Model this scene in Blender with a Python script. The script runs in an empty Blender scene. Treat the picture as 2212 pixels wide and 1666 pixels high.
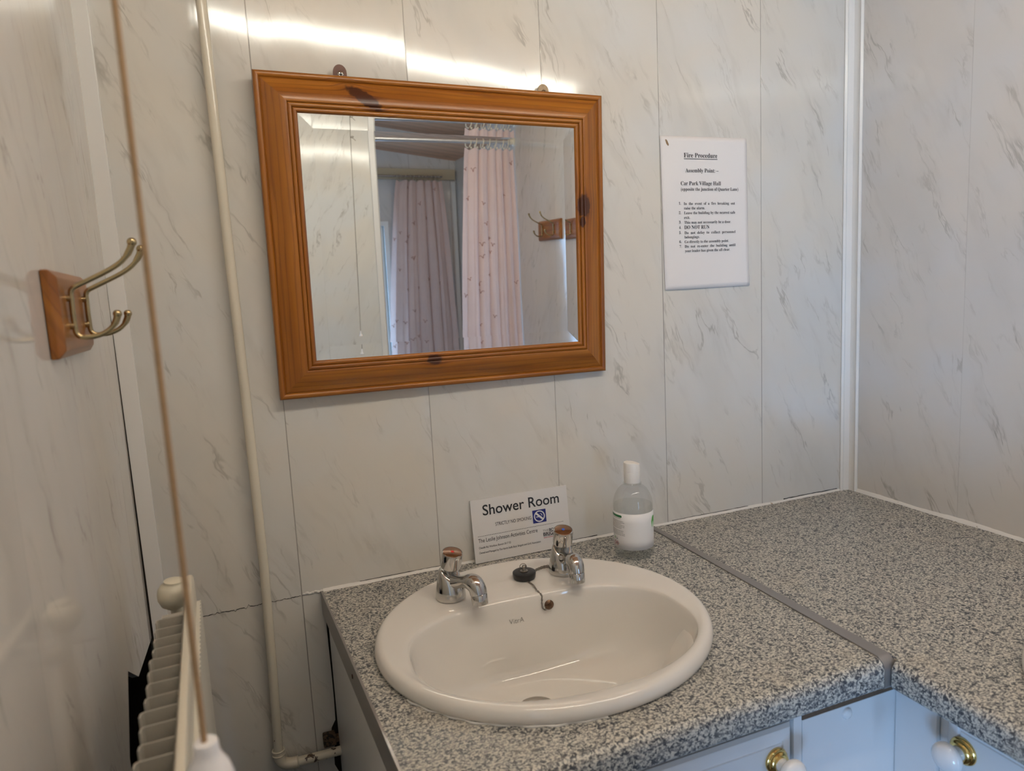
import bpy, bmesh, math, random
from mathutils import Vector, Matrix
from mathutils.bvhtree import BVHTree

SC = bpy.context.scene
COL = SC.collection
K = 0.86                       # height of the worktop above the floor; all z below are measured from the worktop
random.seed(7)

# ------------------------------------------------------------------ camera, light, exposure
cam_d = bpy.data.cameras.new('camera')
cam = bpy.data.objects.new('camera', cam_d)
COL.objects.link(cam)
cam_d.sensor_fit = 'HORIZONTAL'
cam_d.sensor_width = 36.0
cam_d.lens = 1480.0 / 2212.0 * 36.0
cam_d.clip_start = 0.02
_r = Vector((0.930916, -0.361585, -0.0515))
_f = Vector((0.352631, 0.926534, -0.131099))
_u = Vector((0.09512, 0.103882, 0.990031))
m3 = Matrix((_r, _u, -_f)).transposed()
cam.matrix_world = Matrix.Translation((-0.045487, -1.200548, 0.49944 + K)) @ m3.to_4x4()
cam_d.dof.use_dof = True
cam_d.dof.focus_distance = 1.30
cam_d.dof.aperture_fstop = 5.6
SC.camera = cam

world = bpy.data.worlds.new('sky')
SC.world = world
world.use_nodes = True
bg = world.node_tree.nodes['Background']
bg.inputs[0].default_value = (0.62, 0.78, 1.0, 1)
bg.inputs[1].default_value = 0.8

WIN = (0.26, 0.815, -0.55, 0.80)         # window opening in the far wall: x0, x1, z0, z1
FAR_Y = -2.80
day = bpy.data.lights.new('daylight', 'AREA')
day.shape = 'RECTANGLE'
day.size = WIN[1] - WIN[0]
day.size_y = WIN[3] - WIN[2]
day.energy = 24.0
day.color = (0.36, 0.63, 1.0)
day_o = bpy.data.objects.new('daylight', day)
COL.objects.link(day_o)
day_o.location = ((WIN[0] + WIN[1]) / 2, FAR_Y - 0.14, (WIN[2] + WIN[3]) / 2 + K)
day_o.rotation_euler = (math.radians(90), 0, math.radians(0))
day_o.rotation_euler = (math.radians(-90), 0, math.radians(180))

# daylight coming in low through the open doorway on the left, behind the camera
DOOR = (-1.82, -1.30, 1.08)              # y0, y1, head height
day2 = bpy.data.lights.new('doorway_daylight', 'AREA')
day2.shape = 'RECTANGLE'
day2.size = 0.55
day2.size_y = 0.60
day2.energy = 27.0
day2.color = (0.27, 0.55, 1.0)
day2_o = bpy.data.objects.new('doorway_daylight', day2)
COL.objects.link(day2_o)
day2_o.location = (-1.05, -2.25, -0.50 + K)
day2_o.rotation_euler = Vector((1.70, 1.70, 0.40)).to_track_quat('-Z', 'Y').to_euler()

TUBE_STRENGTH = 56.0
TUBE_COLOR = (1.0, 0.955, 0.825, 1)

SC.view_settings.view_transform = 'Standard'
SC.view_settings.look = 'None'
SC.view_settings.exposure = -0.12
SC.view_settings.gamma = 1.0
SC.view_settings.use_curve_mapping = False

# ------------------------------------------------------------------ node helpers
class NT:
    def __init__(s, name):
        s.m = bpy.data.materials.new(name)
        s.m.use_nodes = True
        s.t = s.m.node_tree
        s.b = s.t.nodes['Principled BSDF']
        s.out = s.t.nodes['Material Output']
    def n(s, kind, **kw):
        nd = s.t.nodes.new(kind)
        for k, v in kw.items():
            setattr(nd, k, v)
        return nd
    def link(s, a, b):
        s.t.links.new(a, b)
    def put(s, sock, v):
        if hasattr(v, 'is_output') or isinstance(v, bpy.types.NodeSocket):
            s.link(v, sock)
        elif v is not None:
            sock.default_value = v
    def math(s, op, a, b=None, c=None, clamp=False):
        nd = s.n('ShaderNodeMath', operation=op, use_clamp=clamp)
        for i, v in enumerate((a, b, c)):
            if v is not None:
                s.put(nd.inputs[i], v)
        return nd.outputs[0]
    def rng(s, v, a, b, c=0.0, d=1.0, smooth=True):
        nd = s.n('ShaderNodeMapRange')
        nd.interpolation_type = 'SMOOTHSTEP' if smooth else 'LINEAR'
        s.put(nd.inputs['Value'], v)
        for k, x in zip(('From Min', 'From Max', 'To Min', 'To Max'), (a, b, c, d)):
            nd.inputs[k].default_value = x
        return nd.outputs[0]
    def mix(s, f, a, b):
        nd = s.n('ShaderNodeMix', data_type='RGBA')
        s.put(nd.inputs[0], f)
        s.put(nd.inputs[6], a if not isinstance(a, tuple) else a + (1,) * (4 - len(a)))
        s.put(nd.inputs[7], b if not isinstance(b, tuple) else b + (1,) * (4 - len(b)))
        return nd.outputs[2]
    def comb(s, x, y, z):
        nd = s.n('ShaderNodeCombineXYZ')
        for i, v in enumerate((x, y, z)):
            s.put(nd.inputs[i], v)
        return nd.outputs[0]
    def noise(s, vec, scale, detail=2.0, rough=0.5, dist=0.0):
        nd = s.n('ShaderNodeTexNoise')
        s.put(nd.inputs['Vector'], vec)
        nd.inputs['Scale'].default_value = scale
        nd.inputs['Detail'].default_value = detail
        nd.inputs['Roughness'].default_value = rough
        nd.inputs['Distortion'].default_value = dist
        return nd.outputs['Fac']
    def pos(s):
        g = s.n('ShaderNodeNewGeometry')
        sp = s.n('ShaderNodeSeparateXYZ')
        s.link(g.outputs['Position'], sp.inputs[0])
        return g.outputs['Position'], sp.outputs
    def obj(s):
        g = s.n('ShaderNodeTexCoord')
        sp = s.n('ShaderNodeSeparateXYZ')
        s.link(g.outputs['Object'], sp.inputs[0])
        return g.outputs['Object'], sp.outputs
    def uv(s):
        g = s.n('ShaderNodeUVMap')
        sp = s.n('ShaderNodeSeparateXYZ')
        s.link(g.outputs[0], sp.inputs[0])
        return g.outputs[0], sp.outputs
    def bump(s, h, strength=0.3, dist=0.001, normal=None):
        nd = s.n('ShaderNodeBump')
        nd.inputs['Strength'].default_value = strength
        nd.inputs['Distance'].default_value = dist
        s.put(nd.inputs['Height'], h)
        if normal is not None:
            s.link(normal, nd.inputs['Normal'])
        s.link(nd.outputs[0], s.b.inputs['Normal'])
        return nd.outputs[0]
    def set(s, color=None, rough=None, metal=None, spec=None, coat=None, emit=None, emit_s=None, trans=None, ior=None, sss=None):
        for k, v in (('Base Color', color), ('Roughness', rough), ('Metallic', metal), ('Specular IOR Level', spec),
                     ('Coat Weight', coat), ('Emission Color', emit), ('Emission Strength', emit_s),
                     ('Transmission Weight', trans), ('IOR', ior)):
            if v is None:
                continue
            if isinstance(v, tuple) and len(v) == 3:
                v = v + (1,)
            s.put(s.b.inputs[k], v)
        return s

def plain(name, color, rough=0.5, metal=0.0, vary=0.06, scale=60, spec=None, coat=None, bumpy=0.0):
    """a plain surface with a slight procedural unevenness of colour and gloss"""
    t = NT(name)
    v, _ = t.obj()
    f = t.noise(v, scale, 3)
    dark = tuple(c * (1 - vary) for c in color)
    lite = tuple(min(1, c * (1 + vary)) for c in color)
    t.set(color=t.mix(f, dark, lite), rough=rough, metal=metal, spec=spec, coat=coat)
    if bumpy:
        t.bump(t.noise(v, scale * 4, 2), bumpy, 0.001)
    return t.m

# ------------------------------------------------------------------ materials
def marble(name, axis, base=(0.675, 0.662, 0.622), off=0.0, width=0.25, seam=0.62, flip=1.0, warp=1.0, rough=0.10):
    """glossy printed PVC wall panels: off-white, slanting grey veins, a fine seam every panel"""
    t = NT(name)
    _, p = t.pos()
    h = t.math('ADD', p[axis], -off)
    z = p[2]
    cell = t.math('DIVIDE', h, width)
    idx = t.math('FLOOR', cell)
    fr = t.math('FRACT', cell)
    hl = t.math('MULTIPLY', fr, width)
    wob = t.noise(t.comb(h, z, t.math('MULTIPLY', idx, 3.7)), 9, 3)
    hw = t.math('ADD', hl, t.math('MULTIPLY', t.math('SUBTRACT', wob, 0.5), 0.05))
    hw = t.math('MULTIPLY', hw, flip)
    zo = t.math('ADD', z, t.math('MULTIPLY', idx, 0.613))
    a = math.radians(66)
    along = t.math('SUBTRACT', t.math('MULTIPLY', hw, math.cos(a)), t.math('MULTIPLY', zo, math.sin(a)))
    acr = t.math('ADD', t.math('MULTIPLY', hw, math.sin(a)), t.math('MULTIPLY', zo, math.cos(a)))
    def veins(sa, sc, wid, m0, m1, seed, ms):
        v = t.comb(t.math('MULTIPLY', along, sa), t.math('MULTIPLY', acr, sc), t.math('ADD', t.math('MULTIPLY', idx, 5.3), seed))
        r = t.math('ABSOLUTE', t.math('SUBTRACT', t.noise(v, 1.0, 5.0, 0.60, 0.35), 0.5))
        line = t.rng(r, 0.0, wid, 1.0, 0.0)
        mv = t.comb(t.math('MULTIPLY', along, ms), t.math('MULTIPLY', acr, ms * 3.2), t.math('ADD', t.math('MULTIPLY', idx, 2.1), seed * 1.7))
        mk = t.rng(t.noise(mv, 1.0, 2.0), m0, m1)
        return t.math('MULTIPLY', line, mk)
    v1 = veins(3.2, 15.0, 0.022, 0.50, 0.70, 3.1, 8.0)
    v2 = veins(5.0, 26.0, 0.030, 0.54, 0.70, 11.3, 9.0)
    soft = veins(3.2, 15.0, 0.10, 0.50, 0.72, 3.1, 7.0)
    cloud = t.noise(t.comb(t.math('MULTIPLY', along, 3.0), t.math('MULTIPLY', acr, 7.0), idx), 1.0, 3)
    blot = t.rng(t.noise(t.comb(h, z, 4.0), 5.0, 2), 0.35, 0.7)
    c = t.mix(blot, tuple(x * k for x, k in zip(base, (1.02, 0.985, 0.94))), tuple(x * k for x, k in zip(base, (0.985, 1.0, 1.03))))
    c = t.mix(t.rng(cloud, 0.45, 0.75, 0, 0.5), c, tuple(x * 0.86 for x in base))
    c = t.mix(t.math('MULTIPLY', soft, 0.17), c, (0.40, 0.375, 0.33))
    c = t.mix(t.math('MULTIPLY', v2, 0.24), c, (0.32, 0.30, 0.26))
    c = t.mix(t.math('MULTIPLY', v1, 0.48), c, (0.25, 0.23, 0.19))
    edge = t.math('MULTIPLY', t.math('MINIMUM', fr, t.math('SUBTRACT', 1.0, fr)), width)
    gap = t.rng(edge, 0.0004, 0.0011, 1.0, 0.0)
    gapn = t.rng(t.noise(t.comb(idx, t.math('MULTIPLY', z, 1.0), 0.0), 2.2, 2), 0.3, 0.6, 0.35, 1.0)
    c = t.mix(t.math('MULTIPLY', t.math('MULTIPLY', gap, gapn), seam), c, (0.12, 0.10, 0.08))
    stri = t.noise(t.comb(t.math('MULTIPLY', h, 420), t.math('MULTIPLY', z, 3.0), 0.0), 1.0, 1)
    t.set(color=c, rough=t.rng(stri, 0.3, 0.7, rough * 0.85, rough * 1.2), spec=0.55)
    # every panel is slightly bowed and twisted between its fixings, with fine vertical drawing lines
    xc = t.math('SUBTRACT', fr, 0.5)
    tw = t.math('SUBTRACT', t.noise(t.comb(t.math('MULTIPLY', idx, 0.37), 0.5, 0.5), 3.1, 0), 0.45)
    bow = t.math('MULTIPLY', t.math('MULTIPLY', xc, xc), 0.0030 * warp)
    twist = t.math('MULTIPLY', t.math('MULTIPLY', xc, t.math('MULTIPLY', z, tw)), 0.030 * warp)
    wave = t.math('MULTIPLY', t.noise(t.comb(t.math('MULTIPLY', h, 7), t.math('MULTIPLY', z, 2.2), 1.0), 1.0, 1), 0.0022 * warp)
    fine = t.math('MULTIPLY', stri, 0.000022 * min(1.0, warp))
    hgt = t.math('ADD', t.math('ADD', bow, twist), t.math('ADD', wave, fine))
    hgt = t.math('SUBTRACT', hgt, t.math('MULTIPLY', gap, 0.0008 * seam))
    t.bump(hgt, 1.0, 1.0)
    return t.m

def granite():
    t = NT('granite_laminate')
    v, p = t.pos()
    sv = t.comb(t.math('MULTIPLY', p[0], 0.72), t.math('MULTIPLY', p[1], 1.0), t.math('MULTIPLY', p[2], 1.0))
    n1 = t.noise(sv, 365, 2.5, 0.6, 0.4)
    n2 = t.noise(t.comb(t.math('ADD', p[0], 3.3), p[1], p[2]), 232, 3, 0.6, 0.6)
    n3 = t.noise(v, 620, 2, 0.5)
    n4 = t.noise(v, 14, 2)
    lite = t.mix(n3, (0.50, 0.48, 0.415), (0.71, 0.685, 0.605))
    mid = (0.27, 0.265, 0.25)
    dark = (0.055, 0.06, 0.068)
    c = t.mix(t.rng(n1, 0.47, 0.515), lite, mid)
    c = t.mix(t.rng(n2, 0.535, 0.575), c, dark)
    c = t.mix(t.rng(n1, 0.60, 0.64), c, (0.085, 0.09, 0.10))
    c = t.mix(t.rng(n4, 0.55, 0.8, 0, 0.25), c, (0.50, 0.44, 0.34))
    t.set(color=c, rough=0.42, spec=0.45)
    t.bump(n1, 0.12, 0.0005)
    return t.m

def pine(name, knots, length, tint=1.0, seed=0.0):
    """varnished orange pine; u runs along the rail, v across it, both in metres"""
    t = NT(name)
    _, p = t.uv()
    u, v = p[0], p[1]
    warp = None
    near = None
    core = None
    for (ku, kv, ru, rv, ka) in knots:
        u0 = t.math('SUBTRACT', u, ku)
        v0 = t.math('SUBTRACT', v, kv)
        ca, sa = math.cos(math.radians(ka)), math.sin(math.radians(ka))
        du = t.math('DIVIDE', t.math('ADD', t.math('MULTIPLY', u0, ca), t.math('MULTIPLY', v0, sa)), ru)
        dv = t.math('DIVIDE', t.math('SUBTRACT', t.math('MULTIPLY', v0, ca), t.math('MULTIPLY', u0, sa)), rv)
        d = t.math('SQRT', t.math('ADD', t.math('MULTIPLY', du, du), t.math('MULTIPLY', dv, dv)))
        ex = t.math('POWER', 2.718, t.math('MULTIPLY', t.math('MULTIPLY', d, d), -0.55))
        push = t.math('MULTIPLY', t.math('MULTIPLY', ex, t.math('SUBTRACT', v, kv)), -0.55)
        jag = t.math('ADD', d, t.math('MULTIPLY', t.math('SUBTRACT', t.noise(t.comb(u, v, 0.3), 160, 2), 0.5), 0.5))
        cr = t.rng(jag, 0.72, 1.02, 1.0, 0.0)
        nr = t.rng(d, 0.7, 2.3, 1.0, 0.0)
        warp = push if warp is None else t.math('ADD', warp, push)
        near = nr if near is None else t.math('MAXIMUM', near, nr)
        core = cr if core is None else t.math('MAXIMUM', core, cr)
    vv = v if warp is None else t.math('ADD', v, warp)
    g1 = t.noise(t.comb(t.math('MULTIPLY', u, 2.2), t.math('MULTIPLY', vv, 46), seed), 1.0, 3, 0.6, 0.4)
    g2 = t.noise(t.comb(t.math('MULTIPLY', u, 9), t.math('MULTIPLY', vv, 420), seed + 3), 1.0, 2)
    w = t.math('SINE', t.math('ADD', t.math('MULTIPLY', vv, 700), t.math('MULTIPLY', g1, 16)))
    late = t.rng(w, 0.45, 0.95)
    c = t.mix(t.rng(g1, 0.3, 0.72), (0.54 * tint, 0.200 * tint, 0.020 * tint), (0.35 * tint, 0.108 * tint, 0.009 * tint))
    c = t.mix(t.math('MULTIPLY', late, 0.36), c, (0.19 * tint, 0.055 * tint, 0.009 * tint))
    c = t.mix(t.math('MULTIPLY', g2, 0.22), c, (0.24 * tint, 0.072 * tint, 0.011 * tint))
    if near is not None:
        c = t.mix(t.math('MULTIPLY', near, t.math('ADD', 0.15, t.math('MULTIPLY', late, 0.5))), c, (0.12, 0.030, 0.007))
        c = t.mix(t.math('MULTIPLY', core, 0.93), c, (0.050, 0.013, 0.006))
    t.set(color=c, rough=0.34, spec=0.45, coat=0.18)
    t.b.inputs['Coat Roughness'].default_value = 0.22
    t.bump(t.math('ADD', t.math('MULTIPLY', g2, 0.5), late), 0.10, 0.0008)
    return t.m

def boards():
    """tongue and groove pine ceiling, boards running across the room"""
    t = NT('ceiling_boards')
    _, p = t.pos()
    cell = t.math('DIVIDE', p[1], 0.088)
    idx = t.math('FLOOR', cell)
    fr = t.math('FRACT', cell)
    g = t.noise(t.comb(t.math('MULTIPLY', p[0], 2.5), t.math('MULTIPLY', p[1], 55), t.math('MULTIPLY', idx, 3.3)), 1.0, 3, 0.6, 0.5)
    kn = t.noise(t.comb(t.math('MULTIPLY', p[0], 9), t.math('MULTIPLY', p[1], 30), t.math('MULTIPLY', idx, 1.9)), 1.0, 1)
    tone = t.noise(t.comb(idx, 0.5, 0.5), 1.7, 0)
    c = t.mix(g, (0.58, 0.31, 0.17), (0.78, 0.46, 0.27))
    c = t.mix(t.rng(tone, 0.3, 0.7, 0.0, 0.4), c, (0.80, 0.47, 0.31))
    c = t.mix(t.rng(kn, 0.70, 0.76, 0, 0.8), c, (0.12, 0.05, 0.025))
    groove = t.rng(t.math('MINIMUM', fr, t.math('SUBTRACT', 1.0, fr)), 0.015, 0.05, 1.0, 0.0)
    c = t.mix(t.math('MULTIPLY', groove, 0.75), c, (0.07, 0.032, 0.016))
    t.set(color=c, rough=0.45)
    t.bump(t.math('MULTIPLY', groove, -1.0), 0.6, 0.003)
    return t.m

def vinyl():
    t = NT('floor_vinyl')
    v, p = t.pos()
    c = t.mix(t.noise(v, 120, 3), (0.055, 0.05, 0.045), (0.10, 0.095, 0.09))
    t.set(color=c, rough=0.4)
    return t.m

def worn_paint(name, base, chip, amount=0.62, scale=45, rough=0.35):
    t = NT(name)
    v, p = t.pos()
    n = t.noise(v, scale, 5, 0.65)
    m = t.rng(n, amount, amount + 0.03)
    c = t.mix(t.noise(v, 12, 2), base, tuple(x * 0.88 for x in base))
    c = t.mix(m, c, chip)
    t.set(color=c, rough=rough)
    t.bump(t.math('ADD', t.noise(v, 160, 2), t.math('MULTIPLY', m, -1.5)), 0.25, 0.0008)
    return t.m

def clear_plastic(name, tint=(0.97, 0.975, 0.97), gloss=1.0):
    t = NT(name)
    tr = t.n('ShaderNodeBsdfTransparent')
    tr.inputs[0].default_value = tint + (1,)
    gl = t.n('ShaderNodeBsdfGlossy')
    gl.inputs['Roughness'].default_value = 0.06
    fr = t.n('ShaderNodeLayerWeight')
    fr.inputs['Blend'].default_value = 0.28
    v, _ = t.obj()
    f = t.math('MULTIPLY', fr.outputs['Facing'], t.rng(t.noise(v, 30, 2), 0.2, 0.8, 0.35 * gloss, 0.6 * gloss))
    f = t.math('ADD', f, 0.04 * gloss, clamp=True)
    mx = t.n('ShaderNodeMixShader')
    t.link(f, mx.inputs[0])
    t.link(tr.outputs[0], mx.inputs[1])
    t.link(gl.outputs[0], mx.inputs[2])
    t.link(mx.outputs[0], t.out.inputs['Surface'])
    return t.m

def fabric(name, a, b, sheen=0.3):
    t = NT(name)
    v, p = t.obj()
    n = t.noise(v, 14, 3)
    w = t.noise(t.comb(t.math('MULTIPLY', p[0], 900), t.math('MULTIPLY', p[1], 900), t.math('MULTIPLY', p[2], 260)), 1.0, 1)
    t.set(color=t.mix(n, a, b), rough=0.8)
    t.b.inputs['Sheen Weight'].default_value = sheen
    t.b.inputs['Subsurface Weight'].default_value = 0.0
    # thin cloth: some light comes through
    tl = t.n('ShaderNodeBsdfTranslucent')
    t.link(t.mix(n, a, b), tl.inputs[0])
    mx = t.n('ShaderNodeMixShader')
    mx.inputs[0].default_value = 0.3
    t.link(t.b.outputs[0], mx.inputs[1])
    t.link(tl.outputs[0], mx.inputs[2])
    t.link(mx.outputs[0], t.out.inputs['Surface'])
    t.bump(w, 0.25, 0.0006)
    return t.m

def emitter(name, color, strength):
    t = NT(name)
    t.set(color=(0.9, 0.9, 0.88), rough=0.4, emit=color, emit_s=strength)
    return t.m

M = {}
M['wall_back'] = marble('marble_back', 0)
M['wall_right'] = marble('marble_right', 1, off=-0.27, seam=0.12, flip=-1.0, base=(0.645, 0.625, 0.595))
M['wall_left'] = marble('marble_left', 1, off=-0.10, seam=0.12, flip=1.0, warp=0.10, rough=0.065, base=(0.655, 0.635, 0.598))
M['wall_rear'] = marble('marble_rear', 0, off=0.085, seam=0.25, flip=-1.0, base=(0.74, 0.735, 0.69))
M['wall_far'] = marble('marble_far', 0, off=0.02, width=0.24, seam=0.8, flip=1.0, base=(0.66, 0.64, 0.62))
M['granite'] = granite()
M['boards'] = boards()
M['vinyl'] = vinyl()
M['white_trim'] = plain('white_upvc', (0.80, 0.785, 0.755), 0.32, vary=0.03, scale=9)
M['corner_trim'] = plain('corner_upvc', (0.78, 0.755, 0.71), 0.28, vary=0.04, scale=14)
M['sealant'] = worn_paint('white_sealant', (0.80, 0.775, 0.73), (0.30, 0.22, 0.14), 0.66, 60, 0.45)
M['gap'] = plain('dark_gap', (0.020, 0.017, 0.014), 0.9, vary=0.3, spec=0.1)
M['void'] = plain('void_shade', (0.006, 0.005, 0.004), 1.0, vary=0.2, spec=0.0)  # near-black: the deep shade of the wall opening is put into the colour
M['pipe'] = worn_paint('pipe_paint', (0.74, 0.685, 0.56), (0.17, 0.13, 0.09), 0.66, 38, 0.16)
M['pipe_flaking'] = worn_paint('pipe_flaking_paint', (0.72, 0.665, 0.545), (0.06, 0.035, 0.02), 0.55, 70, 0.4)
M['rust'] = worn_paint('rusty_bracket', (0.10, 0.06, 0.035), (0.02, 0.015, 0.01), 0.5, 120, 0.8)
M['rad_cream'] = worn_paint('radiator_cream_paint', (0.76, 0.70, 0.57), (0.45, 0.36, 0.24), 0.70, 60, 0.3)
M['rad_shaded'] = worn_paint('radiator_shaded_paint', (0.42, 0.395, 0.335), (0.33, 0.27, 0.19), 0.70, 60, 0.35)  # worn radiator paint, darkened for the shade among the fins
M['rad_front'] = worn_paint('radiator_front_paint', (0.72, 0.68, 0.58), (0.5, 0.42, 0.3), 0.72, 60, 0.35)
M['valve'] = plain('valve_cream', (0.74, 0.69, 0.55), 0.4, vary=0.08, scale=40)
M['valve_dark'] = plain('valve_dark', (0.05, 0.04, 0.03), 0.5)
M['ceramic'] = plain('white_ceramic', (0.755, 0.725, 0.675), 0.04, vary=0.012, scale=6, spec=0.6, coat=0.3)
M['chrome'] = plain('chrome', (0.58, 0.57, 0.55), 0.09, metal=1.0, vary=0.03, scale=8)
M['steel'] = plain('brushed_steel', (0.50, 0.48, 0.45), 0.24, metal=1.0, vary=0.06)
M['rail_metal'] = plain('rail_metal', (0.72, 0.72, 0.72), 0.34, metal=0.9, vary=0.04)
M['chain'] = plain('chain_metal', (0.36, 0.33, 0.29), 0.3, metal=1.0, vary=0.15)
M['stay'] = plain('tarnished_brass', (0.16, 0.10, 0.065), 0.35, metal=1.0, vary=0.3, scale=200)
M['tap_top'] = plain('tap_indicator_disc', (0.23, 0.105, 0.045), 0.10, vary=0.15, spec=0.7, coat=0.6, metal=0.55)
M['red'] = plain('red_dot', (0.62, 0.02, 0.015), 0.35)
M['blue'] = plain('blue_dot', (0.02, 0.12, 0.62), 0.35)
M['rubber'] = plain('black_rubber', (0.012, 0.012, 0.013), 0.35, vary=0.2)
M['alu'] = plain('worktop_alu', (0.30, 0.285, 0.275), 0.36, metal=0.6, vary=0.05, scale=20)
M['cabinet'] = plain('cabinet_white', (0.80, 0.79, 0.78), 0.30, vary=0.02, scale=10)
M['cabinet_edge'] = plain('chipboard', (0.14, 0.085, 0.05), 0.8, vary=0.3, scale=200)
M['porcelain'] = plain('knob_porcelain', (0.84, 0.83, 0.82), 0.10, vary=0.01, coat=0.4)
M['brass'] = plain('polished_brass', (0.80, 0.56, 0.20), 0.13, metal=1.0, vary=0.06)
M['old_brass'] = plain('antique_brass', (0.46, 0.365, 0.20), 0.20, metal=1.0, vary=0.12, scale=90)
M['cap'] = plain('plastic_cap', (0.84, 0.81, 0.76), 0.35, vary=0.02)
M['paper'] = plain('paper', (0.80, 0.77, 0.755), 0.75, vary=0.02, scale=10)
M['sign'] = plain('sign_board', (0.72, 0.70, 0.68), 0.32, vary=0.02, scale=8)
M['ink'] = plain('black_ink', (0.012, 0.012, 0.014), 0.5)
M['grey_ink'] = plain('grey_ink', (0.30, 0.29, 0.28), 0.5)
M['navy'] = plain('navy_ink', (0.012, 0.016, 0.16), 0.4)
M['white_ink'] = plain('white_ink', (0.74, 0.73, 0.72), 0.4)
M['red_ink'] = plain('red_ink', (0.45, 0.03, 0.03), 0.5)
M['green_ink'] = plain('dark_green_ink', (0.02, 0.17, 0.05), 0.4)
M['lime_ink'] = plain('light_green_ink', (0.10, 0.46, 0.06), 0.4)
M['label'] = plain('label_white', (0.84, 0.82, 0.80), 0.35, vary=0.01)
M['logo'] = plain('logo_grey', (0.20, 0.18, 0.16), 0.4)
M['brown_mark'] = plain('brown_stain', (0.25, 0.155, 0.075), 0.6, vary=0.3)
M['plate'] = plain('hanging_plate', (0.055, 0.025, 0.018), 0.35, metal=0.6, vary=0.3)
M['plate_old'] = plain('hanging_plate_old', (0.20, 0.145, 0.09), 0.4, metal=0.6, vary=0.4, scale=200)
M['mirror'] = NT('silvered_glass').set(color=(0.92, 0.935, 0.93), rough=0.0, metal=1.0).m
M['cord'] = plain('cord_tan', (0.36, 0.235, 0.125), 0.8, vary=0.2, scale=300)
M['cord_grey'] = plain('cord_grey', (0.26, 0.235, 0.19), 0.8, vary=0.2, scale=300)
M['pull'] = plain('pull_white', (0.86, 0.84, 0.84), 0.25, vary=0.01)
M['curtain'] = fabric('pink_curtain_cloth', (0.85, 0.63, 0.56), (0.91, 0.72, 0.655))
M['gull'] = plain('brown_thread', (0.42, 0.16, 0.09), 0.7)
M['ring'] = plain('ring_ivory', (0.76, 0.70, 0.58), 0.35, vary=0.03)
M['ring_dark'] = plain('ring_aged', (0.52, 0.45, 0.33), 0.4, vary=0.1)
M['rail_paint'] = worn_paint('rail_cream_paint', (0.56, 0.47, 0.32), (0.14, 0.09, 0.05), 0.68, 40, 0.5)
M['rack_wood'] = pine('rack_wood', [], 0.2, tint=0.62, seed=4.0)
M['clear'] = clear_plastic('clear_plastic', gloss=0.7)
M['pane'] = clear_plastic('window_glass', (0.97, 0.98, 1.0))
M['gel'] = clear_plastic('sanitiser_gel', (0.975, 0.978, 0.965), 0.25)
M['tube'] = emitter('fluorescent_tube', TUBE_COLOR, TUBE_STRENGTH)

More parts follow.
